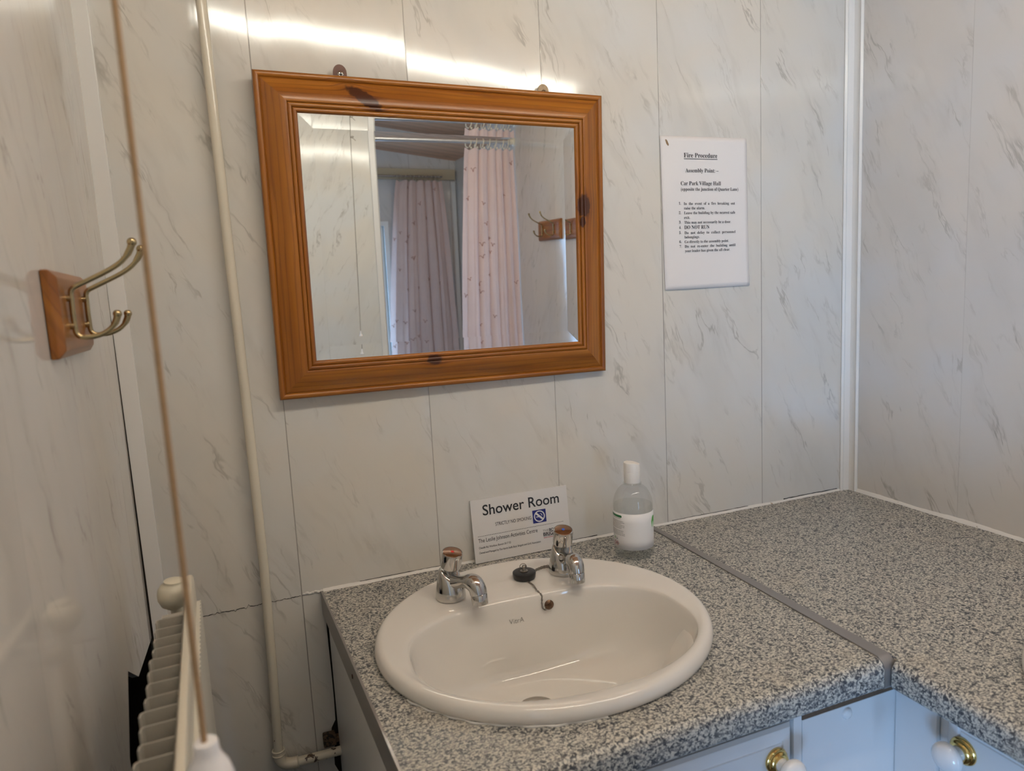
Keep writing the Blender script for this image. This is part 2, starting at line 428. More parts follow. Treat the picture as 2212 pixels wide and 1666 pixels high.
# ------------------------------------------------------------------ mesh helpers (all coordinates: x, y, z above worktop)
class MB:
    def __init__(s):
        s.v, s.f, s.mi, s.uv = [], [], [], {}
        s.cur = 0
    def add(s, vs, fs, uvs=None):
        o = len(s.v)
        s.v += [tuple(p) for p in vs]
        for k, f in enumerate(fs):
            if uvs:
                s.uv[len(s.f)] = [uvs[i] for i in f]
            s.f.append([i + o for i in f])
            s.mi.append(s.cur)
        return s
    def box(s, a, b):
        (x0, y0, z0), (x1, y1, z1) = a, b
        vs = [(x0, y0, z0), (x1, y0, z0), (x1, y1, z0), (x0, y1, z0), (x0, y0, z1), (x1, y0, z1), (x1, y1, z1), (x0, y1, z1)]
        return s.add(vs, [(3, 2, 1, 0), (4, 5, 6, 7), (0, 1, 5, 4), (1, 2, 6, 5), (2, 3, 7, 6), (3, 0, 4, 7)])
    def prism(s, poly, d):
        """poly: list of 3D points, extruded by vector d"""
        n = len(poly)
        d = Vector(d)
        vs = [Vector(p) for p in poly] + [Vector(p) + d for p in poly]
        fs = [tuple(range(n))[::-1], tuple(range(n, 2 * n))] + [(i, (i + 1) % n, n + (i + 1) % n, n + i) for i in range(n)]
        return s.add(vs, fs)
    def rings(s, rings, cap0=True, cap1=True, closed=True):
        n = len(rings[0])
        vs = [p for r in rings for p in r]
        fs = []
        for k in range(len(rings) - 1):
            for i in range(n if closed else n - 1):
                j = (i + 1) % n
                fs.append((k * n + i, k * n + j, (k + 1) * n + j, (k + 1) * n + i))
        if cap0:
            fs.append(tuple(range(n))[::-1])
        if cap1:
            fs.append(tuple((len(rings) - 1) * n + i for i in range(n)))
        return s.add(vs, fs)
    def lathe(s, prof, o=(0, 0, 0), axis=(0, 0, 1), n=32, cap0=True, cap1=True):
        """prof: (radius, height) pairs, turned about the axis through o"""
        ax = Vector(axis).normalized()
        a = ax.orthogonal().normalized()
        b = ax.cross(a)
        o = Vector(o)
        rs = []
        for r, h in prof:
            rs.append([o + ax * h + (a * math.cos(2 * math.pi * i / n) + b * math.sin(2 * math.pi * i / n)) * r for i in range(n)])
        return s.rings(rs, cap0, cap1)
    def tube(s, pts, rad, n=10, cap=True):
        pts = [Vector(p) for p in pts]
        m = len(pts)
        rad = rad if isinstance(rad, (list, tuple)) else [rad] * m
        t0 = (pts[1] - pts[0]).normalized()
        a = t0.orthogonal().normalized()
        rs = []
        for i, p in enumerate(pts):
            t = ((pts[min(i + 1, m - 1)] - p).normalized() + (p - pts[max(i - 1, 0)]).normalized())
            t = t.normalized() if t.length > 1e-9 else t0
            a = (a - t * a.dot(t)).normalized()
            b = t.cross(a)
            rs.append([p + (a * math.cos(2 * math.pi * k / n) + b * math.sin(2 * math.pi * k / n)) * rad[i] for k in range(n)])
        return s.rings(rs, cap, cap)
    def ball(s, c, r, n=14, sq=(1, 1, 1)):
        rs = []
        m = max(6, n // 2)
        for j in range(1, m):
            th = math.pi * j / m
            rs.append([(c[0] + sq[0] * r * math.sin(th) * math.cos(2 * math.pi * i / n), c[1] + sq[1] * r * math.sin(th) * math.sin(2 * math.pi * i / n),
                        c[2] - sq[2] * r * math.cos(th)) for i in range(n)])
        return s.rings(rs)
    def torus(s, c, R, r, axis=(0, 0, 1), n=24, k=8):
        ax = Vector(axis).normalized()
        a = ax.orthogonal().normalized()
        b = ax.cross(a)
        c = Vector(c)
        vs, fs = [], []
        for i in range(n):
            t = 2 * math.pi * i / n
            d = a * math.cos(t) + b * math.sin(t)
            for j in range(k):
                q = 2 * math.pi * j / k
                vs.append(c + d * (R + r * math.cos(q)) + ax * r * math.sin(q))
        for i in range(n):
            for j in range(k):
                fs.append((i * k + j, ((i + 1) % n) * k + j, ((i + 1) % n) * k + (j + 1) % k, i * k + (j + 1) % k))
        return s.add(vs, fs)
    def grid(s, fn, nu, nv):
        vs = [fn(u / nu, v / nv) for v in range(nv + 1) for u in range(nu + 1)]
        fs = [(v * (nu + 1) + u, v * (nu + 1) + u + 1, (v + 1) * (nu + 1) + u + 1, (v + 1) * (nu + 1) + u) for v in range(nv) for u in range(nu)]
        return s.add(vs, fs)
    def build(s, name, mats, parent=None, o=None, smooth=35, bevel=0.0, seg=2, flipfix=True, solid=0.0):
        mats = mats if isinstance(mats, (list, tuple)) else [mats]
        me = bpy.data.meshes.new(name)
        if parent is not None:
            off = Vector(parent.get('_o', (0, 0, 0)))
        elif o is not None:
            off = Vector(o)
        else:
            off = Vector((0, 0, 0))
        me.from_pydata([Vector(p) - off for p in s.v], [], s.f)
        for m in mats:
            me.materials.append(m)
        for i, p in enumerate(me.polygons):
            p.material_index = s.mi[i]
        if s.uv:
            lay = me.uv_layers.new(name='UVMap')
            for i, p in enumerate(me.polygons):
                if i in s.uv:
                    for li, q in zip(p.loop_indices, s.uv[i]):
                        lay.data[li].uv = q
        bm = bmesh.new()
        bm.from_mesh(me)
        bmesh.ops.remove_doubles(bm, verts=bm.verts, dist=1e-6)
        if flipfix:
            bmesh.ops.recalc_face_normals(bm, faces=bm.faces)
        if bevel:
            es = [e for e in bm.edges if len(e.link_faces) == 2 and e.calc_face_angle(0) > math.radians(30)]
            bmesh.ops.bevel(bm, geom=es, offset=bevel, segments=seg, affect='EDGES', profile=0.6, clamp_overlap=True)
        bm.to_mesh(me)
        bm.free()
        if smooth:
            me.shade_smooth()
            me.set_sharp_from_angle(angle=math.radians(smooth))
        ob = bpy.data.objects.new(name, me)
        COL.objects.link(ob)
        if parent is not None:
            ob.parent = parent
            ob['_o'] = tuple(off)
        else:
            ob.location = (off.x, off.y, off.z + K)
            ob['_o'] = tuple(off)
        if solid:
            md = ob.modifiers.new('solid', 'SOLIDIFY')
            md.thickness = solid
        return ob

def thing(name, label, cat, o=(0, 0, 0), group=None, rz=0.0):
    e = bpy.data.objects.new(name, None)
    COL.objects.link(e)
    e.empty_display_size = 0.05
    e.location = (o[0], o[1], o[2] + K)
    e.rotation_euler = (0, 0, rz)
    e['_o'] = tuple(o)
    return tag(e, label, cat, group)

def tag(o, label, cat, group=None, kind=None):
    o['label'] = label
    o['category'] = cat
    if group:
        o['group'] = group
    if kind:
        o['kind'] = kind
    return o

def struct(o):
    o['kind'] = 'structure'
    return o

def lab(o, text):
    o['label'] = text
    return o

def cut(ob, cutter_mb):
    """cut a hole through a mesh for good"""
    c = cutter_mb.build('cutter', M['gap'], smooth=0)
    md = ob.modifiers.new('cut', 'BOOLEAN')
    md.operation = 'DIFFERENCE'
    md.solver = 'EXACT'
    md.object = c
    bpy.context.view_layer.update()
    dg = bpy.context.evaluated_depsgraph_get()
    me = bpy.data.meshes.new_from_object(ob.evaluated_get(dg))
    ob.modifiers.clear()
    ob.data = me
    me.shade_smooth()
    me.set_sharp_from_angle(angle=math.radians(35))
    bpy.data.objects.remove(c)

def bez(p0, p1, p2, p3, n=10):
    p0, p1, p2, p3 = map(Vector, (p0, p1, p2, p3))
    return [((1 - t) ** 3) * p0 + 3 * t * (1 - t) ** 2 * p1 + 3 * t * t * (1 - t) * p2 + t ** 3 * p3 for t in [i / n for i in range(n + 1)]]

def serif(s):
    """upright bold roman letters"""
    o = ''
    for ch in s:
        if 'A' <= ch <= 'Z':
            o += chr(0x1D400 + ord(ch) - 65)
        elif 'a' <= ch <= 'z':
            o += chr(0x1D41A + ord(ch) - 97)
        elif '0' <= ch <= '9':
            o += chr(0x1D7CE + ord(ch) - 48)
        else:
            o += ch
    return o

def text_faces(body, x, y, w, cap, ref=0.73, offset=0.0, shear=0.0, res=4):
    """flat text outlines fitted to a left edge x, baseline y, width w and capital height cap; returns verts (2D), faces"""
    cu = bpy.data.curves.new('t', 'FONT')
    cu.body = body
    cu.resolution_u = res
    cu.offset = offset
    cu.shear = shear
    ob = bpy.data.objects.new('t', cu)
    COL.objects.link(ob)
    bpy.context.view_layer.update()
    dg = bpy.context.evaluated_depsgraph_get()
    me = bpy.data.meshes.new_from_object(ob.evaluated_get(dg))
    xs = [v.co.x for v in me.vertices]
    x0, x1 = min(xs), max(xs)
    sx = w / (x1 - x0)
    sy = cap / ref
    vs = [((v.co.x - x0) * sx + x, v.co.y * sy + y) for v in me.vertices]
    fs = [tuple(p.vertices) for p in me.polygons]
    bpy.data.objects.remove(ob)
    bpy.data.meshes.remove(me)
    bpy.data.curves.remove(cu)
    return vs, fs

def tri_area_ok(mb):
    return mb
# ------------------------------------------------------------------ room shell
RX = 1.255                                   # right wall
def LX(y):
    return -0.236 - 0.030 * y                # left wall (slightly out of square)
def CZ(x):
    return 1.305 - 0.113 * x                 # sloping ceiling
FLOOR = -K

mb = MB(); mb.box((-0.5, -3.05, FLOOR - 0.05), (1.45, 0.2, FLOOR)); struct(mb.build('floor', M['vinyl'], smooth=0))
mb = MB()
mb.prism([(-0.45, 0.0, FLOOR), (RX, 0.0, FLOOR), (RX, 0.0, CZ(RX)), (-0.45, 0.0, CZ(-0.45))], (0, 0.06, 0))
struct(mb.build('wall_back', M['wall_back'], smooth=0))
mb = MB(); mb.prism([(RX, 0.06, FLOOR), (RX, -3.0, FLOOR), (RX, -3.0, CZ(RX)), (RX, 0.06, CZ(RX))], (0.06, 0, 0))
struct(mb.build('wall_right', M['wall_right'], smooth=0))
# the left wall stops short at the bottom of the far corner, leaving a dark void behind the radiator
mb = MB()
P = [(-0.330, FLOOR), (DOOR[1], FLOOR), (DOOR[1], DOOR[2]), (DOOR[0], DOOR[2]), (DOOR[0], FLOOR), (-1.95, FLOOR), (-1.95, 1.36), (0.0, 1.36), (0.0, -0.020), (-0.175, 0.002), (-0.249, 0.048), (-0.311, -0.032)]
mb.prism([(LX(y), y, z) for y, z in P], (-0.008, 0, 0))
struct(mb.build('wall_left', M['wall_left'], smooth=0))
mb = MB()
for y0_, y1_, za, zb in ((DOOR[0] - 0.05, DOOR[0], FLOOR, DOOR[2] + 0.05), (DOOR[1], DOOR[1] + 0.05, FLOOR, DOOR[2] + 0.05), (DOOR[0], DOOR[1], DOOR[2], DOOR[2] + 0.05)):
    xa = LX((y0_ + y1_) / 2)
    mb.box((xa - 0.058, y0_, za), (xa + 0.004, y1_, zb))
struct(mb.build('door_1', M['white_trim'], smooth=0, bevel=0.002))
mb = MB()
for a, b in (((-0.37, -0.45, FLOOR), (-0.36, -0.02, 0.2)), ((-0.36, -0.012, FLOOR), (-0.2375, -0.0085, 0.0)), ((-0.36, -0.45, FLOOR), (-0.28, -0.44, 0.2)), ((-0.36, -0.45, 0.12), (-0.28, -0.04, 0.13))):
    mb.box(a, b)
struct(mb.build('wall_left_cavity', M['void'], smooth=0))  # lining painted near-black for the shade behind the radiator
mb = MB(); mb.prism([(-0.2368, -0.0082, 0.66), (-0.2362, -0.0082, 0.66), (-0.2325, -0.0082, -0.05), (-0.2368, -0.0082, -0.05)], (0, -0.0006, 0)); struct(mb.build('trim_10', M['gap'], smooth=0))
mb = MB()
mb.prism([(-0.5, 0.06, CZ(-0.5)), (RX + 0.06, 0.06, CZ(RX + 0.06)), (RX + 0.06, 0.06, CZ(RX + 0.06) + 0.05), (-0.5, 0.06, CZ(-0.5) + 0.05)], (0, -3.06, 0))
struct(mb.build('ceiling', M['boards'], smooth=0))
# partition facing the mirror, ending in a white board
PX, PY = 0.590, -1.88
mb = MB(); mb.prism([(-0.22, PY, FLOOR), (PX - 0.004, PY, FLOOR), (PX - 0.004, PY, CZ(PX)), (-0.22, PY, CZ(-0.22))], (0, -0.055, 0))
struct(mb.build('wall_partition', M['wall_rear'], smooth=0))
mb = MB(); mb.box((PX - 0.027, PY, FLOOR), (PX, PY + 0.007, CZ(PX))); mb.box((PX - 0.004, PY - 0.06, FLOOR), (PX + 0.001, PY + 0.007, CZ(PX) - 0.001))
struct(mb.build('trim_1', M['white_trim'], smooth=0, bevel=0.0012))
# shower cubicle walls
mb = MB(); mb.prism([(-0.24, PY, FLOOR), (-0.24, -3.0, FLOOR), (-0.24, -3.0, CZ(-0.24)), (-0.24, PY, CZ(-0.24))], (-0.05, 0, 0))
struct(mb.build('wall_cubicle', M['wall_far'], smooth=0))
mb = MB()
x0, x1, z0, z1 = WIN
D = (0, -0.08, 0)
mb.prism([(-0.29, FAR_Y, FLOOR), (x0, FAR_Y, FLOOR), (x0, FAR_Y, CZ(x0)), (-0.29, FAR_Y, CZ(-0.29))], D)
mb.prism([(x1, FAR_Y, FLOOR), (RX, FAR_Y, FLOOR), (RX, FAR_Y, CZ(RX)), (x1, FAR_Y, CZ(x1))], D)
mb.prism([(x0, FAR_Y, z1), (x1, FAR_Y, z1), (x1, FAR_Y, CZ(x1)), (x0, FAR_Y, CZ(x0))], D)
mb.prism([(x0, FAR_Y, FLOOR), (x1, FAR_Y, FLOOR), (x1, FAR_Y, z0), (x0, FAR_Y, z0)], D)
struct(mb.build('wall_far', M['wall_far'], smooth=0))
w = thing('window_1', 'white framed window at the end of the shower cubicle, seen in the mirror', 'window', ((x0 + x1) / 2, FAR_Y, z0))
struct(w)
mb = MB()
t = 0.032
for a, b in (((x0, z0), (x0 + t, z1)), ((x1 - t, z0), (x1, z1)), ((x0 + t, z0), (x1 - t, z0 + t)), ((x0 + t, z1 - t), (x1 - t, z1))):
    mb.box((a[0], FAR_Y - 0.075, a[1]), (b[0], FAR_Y - 0.02, b[1]))
mb.build('window_frame', M['white_trim'], w, smooth=0, bevel=0.003)
mb = MB(); mb.box((x0 + t, FAR_Y - 0.055, z0 + t), (x1 - t, FAR_Y - 0.050, z1 - t)); mb.build('pane', M['pane'], w, smooth=0)
mb = MB()
for a, b in (((x1 - 0.002, z0 - 0.03), (x1 + 0.024, z1 + 0.024)), ((x0 - 0.024, z0 - 0.03), (x0 + 0.002, z1 + 0.024)), ((x0, z1 - 0.002), (x1, z1 + 0.024)), ((x0, z0 - 0.03), (x1, z0 + 0.002))):
    mb.box((a[0], FAR_Y, a[1]), (b[0], FAR_Y + 0.014, b[1]))
mb.build('architrave', M['white_trim'], w, smooth=0, bevel=0.002)
# trims: left corner board, right corner moulding, far corner strip
mb = MB(); mb.prism([(-0.237, -0.008, FLOOR), (-0.2035, -0.008, FLOOR), (-0.2175, -0.008, CZ(-0.21)), (-0.237, -0.008, CZ(-0.21))], (0, 0.008, 0))
struct(mb.build('trim_2', M['white_trim'], smooth=0, bevel=0.001))
mb = MB()
prof = [(RX - 0.027, 0.0), (RX - 0.0285, -0.004), (RX - 0.024, -0.007), (RX - 0.020, -0.004), (RX - 0.018, -0.003), (RX - 0.007, -0.008), (RX - 0.004, -0.018), (RX - 0.005, -0.021), (RX - 0.007, -0.025), (RX - 0.003, -0.0285), (RX, -0.027), (RX, 0.0)]
mb.prism([(a, b, 0.0) for a, b in prof], (0, 0, CZ(RX)))
struct(mb.build('trim_3', M['corner_trim'], smooth=40))
mb = MB(); mb.box((1.226, FAR_Y, FLOOR), (1.249, FAR_Y + 0.012, 1.045)); struct(mb.build('trim_4', M['white_trim'], smooth=0, bevel=0.001))
# white sealant along the worktop, with the dark shadow gap above it
def bead(name, a, b, n=90, w=0.0042, side=(0, -1), seed=3):
    rnd = random.Random(seed)
    rs = []
    for i in range(n + 1):
        f = i / n
        x, y = a[0] + (b[0] - a[0]) * f, a[1] + (b[1] - a[1]) * f
        k = w * (0.9 + 0.2 * math.sin(i * 0.37 + seed) * math.sin(i * 0.11) + 0.12 * rnd.random())
        kz = w * (0.95 + 0.2 * math.sin(i * 0.23) + 0.12 * rnd.random())
        rs.append([(x, y, 0.0), (x + side[0] * k, y + side[1] * k, 0.0), (x + side[0] * k * 0.62, y + side[1] * k * 0.62, kz * 0.6), (x, y, kz)])
    m = MB(); m.rings(rs)
    return struct(m.build(name, M['sealant'], smooth=60))
bead('trim_5', (0.036, 0.0), (RX - 0.02, 0.0), n=220)
bead('trim_6', (RX, -0.02), (RX, -1.25), n=160, w=0.0062, side=(-1, 0), seed=5)
def crack(name, pts, w=0.0014, axis=0, y=-0.0006, seed=2):
    rnd = random.Random(seed)
    up, lo = [], []
    for x, z in pts:
        up.append((x, y, z + w * (0.3 + rnd.random())))
        lo.append((x, y, z - w * (0.3 + rnd.random())))
    if axis:
        up = [(y, p[0], p[2]) for p in up]; lo = [(y, p[0], p[2]) for p in lo]
    m = MB()
    n = len(pts)
    m.add(up + lo, [(i, i + 1, n + i + 1, n + i) for i in range(n - 1)])
    return m
rnd = random.Random(11)
pts = []
for i in range(70):
    f = i / 69
    x = -0.165 + f * 0.163
    j = (rnd.random() - 0.5) * 0.0016 + (0.003 * (1 if rnd.random() > 0.5 else -1) if i in (12, 24, 31, 33, 46) else 0)
    pts.append((x, -0.0035 + 0.003 * f + j))
m = crack('', pts, 0.0006)
for x, z, h, ln in ((0.10, 0.0050, 0.0005, 0.15), (0.36, 0.0050, 0.0007, 0.22), (0.76, 0.0052, 0.0006, 0.20), (1.06, 0.0054, 0.0011, 0.16)):
    q = [(x + ln * i / 20, z + (rnd.random() - 0.5) * 0.0005) for i in range(21)]
    c2 = crack('', q, h, seed=int(x * 100)); m.add(c2.v, c2.f)
struct(m.build('trim_7', M['gap'], smooth=0, flipfix=False))
m = MB()
for i in range(7):
    m.ball((0.004 + 0.0048 * i, -0.001, 0.0015 + 0.001 * math.sin(i * 2.1)), 0.0035, 8, (1.1, 0.5, 0.55 + 0.2 * (i % 2)))
struct(m.build('trim_8', M['sealant'], smooth=60))

# ------------------------------------------------------------------ mirror
MO = Vector((0.3027, -0.0217, 0.6024))
MM = Matrix(((0.99985, -0.014996, 0.008632), (0.015183, 0.999641, -0.02207), (-0.008298, 0.022198, 0.999719)))
W2, H2, FW = 0.6112 / 2, 0.5162 / 2, 0.062
mir = thing('wall_mirror', 'pine framed rectangular mirror hanging on the wall above the basin', 'mirror', MO)
mir['_o'] = (0, 0, 0)
mir.rotation_euler = MM.to_euler()
prof = [(0.0, 0.0), (0.0, 0.0155)]
for i in range(7):                                   # outer bead
    a = math.pi * (0.95 - 0.9 * i / 6)
    prof.append((0.0045 + 0.0045 * math.cos(a), 0.0160 + 0.0035 * math.sin(a)))
prof += [(0.0100, 0.0155), (0.0112, 0.0165)]
for i in range(1, 13):                               # long swelling face
    f = i / 12
    prof.append((0.0112 + 0.0333 * f, 0.0165 + 0.0125 * (math.sin(f * math.pi / 2) ** 1.3)))
prof += [(0.0462, 0.0283), (0.0468, 0.0268)]
for i in range(6):                                   # inner bead
    a = math.pi * (1 - i / 5)
    prof.append((0.0503 + 0.0032 * math.cos(a), 0.0265 + 0.0020 * math.sin(a)))
prof += [(0.0540, 0.0252)]
for i in range(6):
    a = math.pi * (1 - i / 5)
    prof.append((0.0573 + 0.0030 * math.cos(a), 0.0247 + 0.0014 * math.sin(a)))
prof += [(0.0608, 0.0240), (FW, 0.0225), (FW, 0.012)]
knots = {'top': [(0.168, 0.034, 0.036, 0.012, 33)], 'right': [(0.315, 0.047, 0.023, 0.0150, 0), (0.286, 0.050, 0.012, 0.006, 0)], 'bottom': [(0.262, 0.049, 0.015, 0.010, 0)], 'left': []}
for sd in ('left', 'top', 'right', 'bottom'):
    mb = MB()
    a, b, uva, uvb = [], [], [], []
    for wv, h in prof:
        y = 0.016 - h
        if sd == 'top':
            p, q = (-W2 + wv, y, H2 - wv), (W2 - wv, y, H2 - wv); ua, ub = wv, 2 * W2 - wv
        elif sd == 'bottom':
            p, q = (-W2 + wv, y, -H2 + wv), (W2 - wv, y, -H2 + wv); ua, ub = wv, 2 * W2 - wv
        elif sd == 'left':
            p, q = (-W2 + wv, y, -H2 + wv), (-W2 + wv, y, H2 - wv); ua, ub = wv, 2 * H2 - wv
        else:
            p, q = (W2 - wv, y, -H2 + wv), (W2 - wv, y, H2 - wv); ua, ub = wv, 2 * H2 - wv
        a.append(p); b.append(q); uva.append((ua, wv)); uvb.append((ub, wv))
    n = len(prof)
    mb.add(a + b, [(i, i + 1, n + i + 1, n + i) for i in range(n - 1)] + [(n - 1, 0, n, 2 * n - 1)] + [tuple(range(n)), tuple(range(n, 2 * n))[::-1]], uva + uvb)
    lab(mb.build('frame_rail', pine('pine_' + sd, knots[sd], 0.6, 0.72, seed=len(sd) * 1.7), mir, smooth=42), {'left': 'left stile of the pine frame, plain grain', 'top': 'top rail of the pine frame with a long dark knot', 'right': 'right stile of the pine frame with a dark knot', 'bottom': 'bottom rail of the pine frame with a small knot'}[sd])
mb = MB()
gx, gz, bw, dy = W2 - FW + 0.003, H2 - FW + 0.003, 0.025, 0.00054
yg = 0.016 - 0.0215
inn = [(-gx + bw, yg, -gz + bw), (gx - bw, yg, -gz + bw), (gx - bw, yg, gz - bw), (-gx + bw, yg, gz - bw)]
out = [(-gx, yg - dy, -gz), (gx, yg - dy, -gz), (gx, yg - dy, gz), (-gx, yg - dy, gz)]
mb.add(inn + out, [(0, 1, 2, 3)] + [(i, (i + 1) % 4, 4 + (i + 1) % 4, 4 + i) for i in range(4)])
bk = [(x, yg + 0.004, z) for x, y, z in out]
mb.add(out + bk, [(4, 5, 6, 7)] + [(i, (i + 1) % 4, 4 + (i + 1) % 4, 4 + i) for i in range(4)])
mb.build('mirror_glass', M['mirror'], mir, smooth=0)
mb = MB(); mb.box((-W2 + 0.02, 0.0125, -H2 + 0.02), (W2 - 0.02, 0.0155, H2 - 0.02)); mb.build('backing_board', M['cabinet_edge'], mir, smooth=0)
for px_, m_, zt in ((-0.1700, M['plate'], 0.022), (0.1930, M['plate_old'], 0.017)):
    mb = MB()
    pl = [(px_ - 0.011, 0.0135, H2 - 0.012), (px_ + 0.011, 0.0135, H2 - 0.012)]
    for i in range(13):
        a = math.pi * i / 12
        pl.append((px_ + 0.011 * math.cos(a), 0.0135, H2 + zt - 0.013 + 0.0125 * math.sin(a)))
    mb.prism(pl, (0, 0.0015, 0))
    hp = mb.build('hanging_plate', m_, mir, smooth=0)
    mb = MB(); mb.lathe([(0.0058, 0.0), (0.0052, 0.0016), (0.0030, 0.0024), (0.0, 0.0026)], (px_ + 0.001, 0.0135, H2 + zt - 0.016), (0, -1, 0), 16)
    sc = mb.build('screw', M['steel'] if m_ is M['plate'] else M['plate_old'], hp, smooth=50)
    mb = MB()
    c = (px_ + 0.001, 0.0135 - 0.0027, H2 + zt - 0.016)
    mb.box((c[0] - 0.0030, c[1] - 0.0002, c[2] - 0.0008), (c[0] + 0.0030, c[1] + 0.0002, c[2] + 0.0008))
    mb.box((c[0] - 0.0008, c[1] - 0.0003, c[2] - 0.0030), (c[0] + 0.0008, c[1] + 0.0003, c[2] + 0.0030))
    sl = mb.build('cross_slot', M['gap'], hp, smooth=0)

# ------------------------------------------------------------------ printed fire notice
NO = Vector((0.7515, -0.0012, 0.4925))
fn = thing('fire_notice', 'white A4 fire procedure notice stuck to the wall right of the mirror', 'notice', NO)
fn['_o'] = (0, 0, 0)
fn.rotation_euler = (0, math.radians(-0.3), 0)
def sheet_y(u, v):
    c = max(0.0, (u / 0.21 - 0.45)) * max(0.0, (0.3 - v / 0.297))
    return -0.0010 - 0.055 * c * c - 0.0008 * math.sin(u * 22)
mb = MB(); mb.grid(lambda a, b: (a * 0.2115 + 0.003 * (1 - b), sheet_y(a * 0.21, b * 0.297), b * 0.303), 24, 32)
mb.build('sheet', M['paper'], fn, smooth=60, solid=0.0003, flipfix=False)
LINES = [('Fire Procedure', 0.0542, 0.257, 0.0818, 0.0088), ('Assembly Point: –', 0.0572, 0.2286, 0.0813, 0.0076), ('Car Park Village Hall', 0.0454, 0.2038, 0.0985, 0.0075),
 ('(opposite the junction of Quarter Lane)', 0.0451, 0.1931, 0.1433, 0.0063), ('1.', 0.0395, 0.1662, 0.0055, 0.0051), ('In  the  event  of  a  fire  breaking  out', 0.0517, 0.1656, 0.1276, 0.0053),
 ('raise the alarm.', 0.0519, 0.1567, 0.0509, 0.0054), ('2.', 0.0392, 0.148, 0.0055, 0.0051), ('Leave the building by the nearest safe', 0.0519, 0.1474, 0.1278, 0.0054), ('exit.', 0.0518, 0.1385, 0.0135, 0.0054),
 ('3.', 0.0389, 0.1296, 0.0055, 0.0052), ('This may not necessarily be a door.', 0.0518, 0.1289, 0.1166, 0.0053), ('4.', 0.0388, 0.1192, 0.0055, 0.0051), ('DO NOT RUN', 0.0517, 0.1185, 0.0614, 0.0071),
 ('5.', 0.0388, 0.1093, 0.0054, 0.0051), ('Do  not  delay  to  collect  personnel', 0.0517, 0.1086, 0.1279, 0.0054), ('belongings.', 0.0516, 0.1002, 0.0367, 0.0054), ('6.', 0.0387, 0.0914, 0.0055, 0.0051),
 ('Go directly to the assembly point.', 0.0516, 0.0909, 0.1105, 0.0053), ('7.', 0.0389, 0.0824, 0.0055, 0.0051), ('Do  not  re-enter  the  building  until', 0.0516, 0.0819, 0.1276, 0.0053), ('your leader has given the all clear.', 0.0518, 0.0731, 0.1132, 0.0053)]
mb = MB()
for s, x, y, w_, c in LINES:
    vs, fs = text_faces(serif(s), x, y, w_, c, ref=0.69)
    mb.add([(a, sheet_y(a, b) - 0.0005, b * 1.02) for a, b in vs], fs)
mb.add([(0.054, sheet_y(0.054, 0.25) - 0.0005, 0.2600), (0.1362, sheet_y(0.1362, 0.25) - 0.0005, 0.2600), (0.1362, sheet_y(0.1362, 0.25) - 0.0005, 0.2588), (0.054, sheet_y(0.054, 0.25) - 0.0005, 0.2588)], [(0, 1, 2, 3)])
mb.build('printed_text', M['ink'], fn, smooth=0, flipfix=False)
mb = MB(); mb.prism([(0.0115, -0.0014, 0.2955), (0.0135, -0.0014, 0.2965), (0.0165, -0.0014, 0.2935), (0.0195, -0.0014, 0.2870), (0.0190, -0.0014, 0.2840), (0.0170, -0.0014, 0.2845), (0.0140, -0.0014, 0.2880)], (0, -0.0004, 0))
mb.build('stain_mark', M['brown_mark'], fn, smooth=0)

# ------------------------------------------------------------------ worktops
LFX = lambda y: 0.035 + (-y) * 0.056                  # the left end was sawn slightly off square
def nose(front=-0.585, back=0.0, r=0.014, t=0.040, r2=0.006):
    pr = [(back, 0.0), (front + r, 0.0)]
    for i in range(1, 9):
        a = math.pi / 2 * i / 8
        pr.append((front + r - r * math.sin(a), -r + r * math.cos(a)))
    pr.append((front, -t + r2))
    for i in range(1, 5):
        a = math.pi / 2 * i / 4
        pr.append((front + r2 - r2 * math.cos(a), -t + r2 - r2 * math.sin(a)))
    pr.append((back, -t))
    return pr
vw = thing('basin_worktop', 'granite look worktop under the mirror with the inset basin and taps', 'worktop', (0.37, -0.29, 0))
mb = MB()
pr = nose()
mb.rings([[(LFX(y), y, z) for y, z in pr], [(0.7015 + 0.022 * y, y, z) for y, z in pr]])
wl = mb.build('slab', M['granite'], vw, smooth=35)
mb = MB()
pr2 = nose(front=-0.5875, r=0.0165, t=0.0415)
pr2 = [(y, z + (0.0014 if y > -0.58 else 0)) for y, z in pr2]
mb.rings([[(LFX(y) - 0.0035, y, z) for y, z in pr2], [(LFX(y) - 0.0002, y, z) for y, z in pr2]])
lab(mb.build('end_strip', M['alu'], vw, smooth=35), 'grey metal strip capping the sawn left end')
mb = MB(); mb.lathe([(0.0035, 0), (0.003, 0.0012), (0, 0.0016)], (LFX(-0.27) - 0.0034, -0.27, -0.020), (-1, 0, 0), 12); mb.build('screw', M['plate'], vw, smooth=50)
# joint strip between the two worktops
mb = MB()
pj_ = nose(front=-0.5868, r=0.0155, t=0.041)
ring = lambda x, k: [(x + k * y, y, z + (0.0022 if z > -0.03 and y > -0.575 else 0.0008)) for y, z in pj_]
mb.rings([ring(0.7015, 0.022), ring(0.7135, 0.008)], True, True)
vj = mb.build('joint_strip', M['alu'], smooth=35, o=(0.7046, -0.29, 0), bevel=0.0)
tag(vj, 'grey metal joint strip running between the two granite look worktops', 'trim')
rw = thing('corner_worktop', 'granite look worktop running along the right wall into the corner', 'worktop', (0.98, -0.62, 0))
mb = MB()
prx = [(0.6975 + (y + 0.585), z) for y, z in nose(front=-0.585, back=RX - 0.6975 - 0.585)]
mb.rings([[(a, -1.32, z) for a, z in prx], [(a, -0.5885, z) for a, z in prx]])
wr = mb.build('slab', M['granite'], rw, smooth=35)

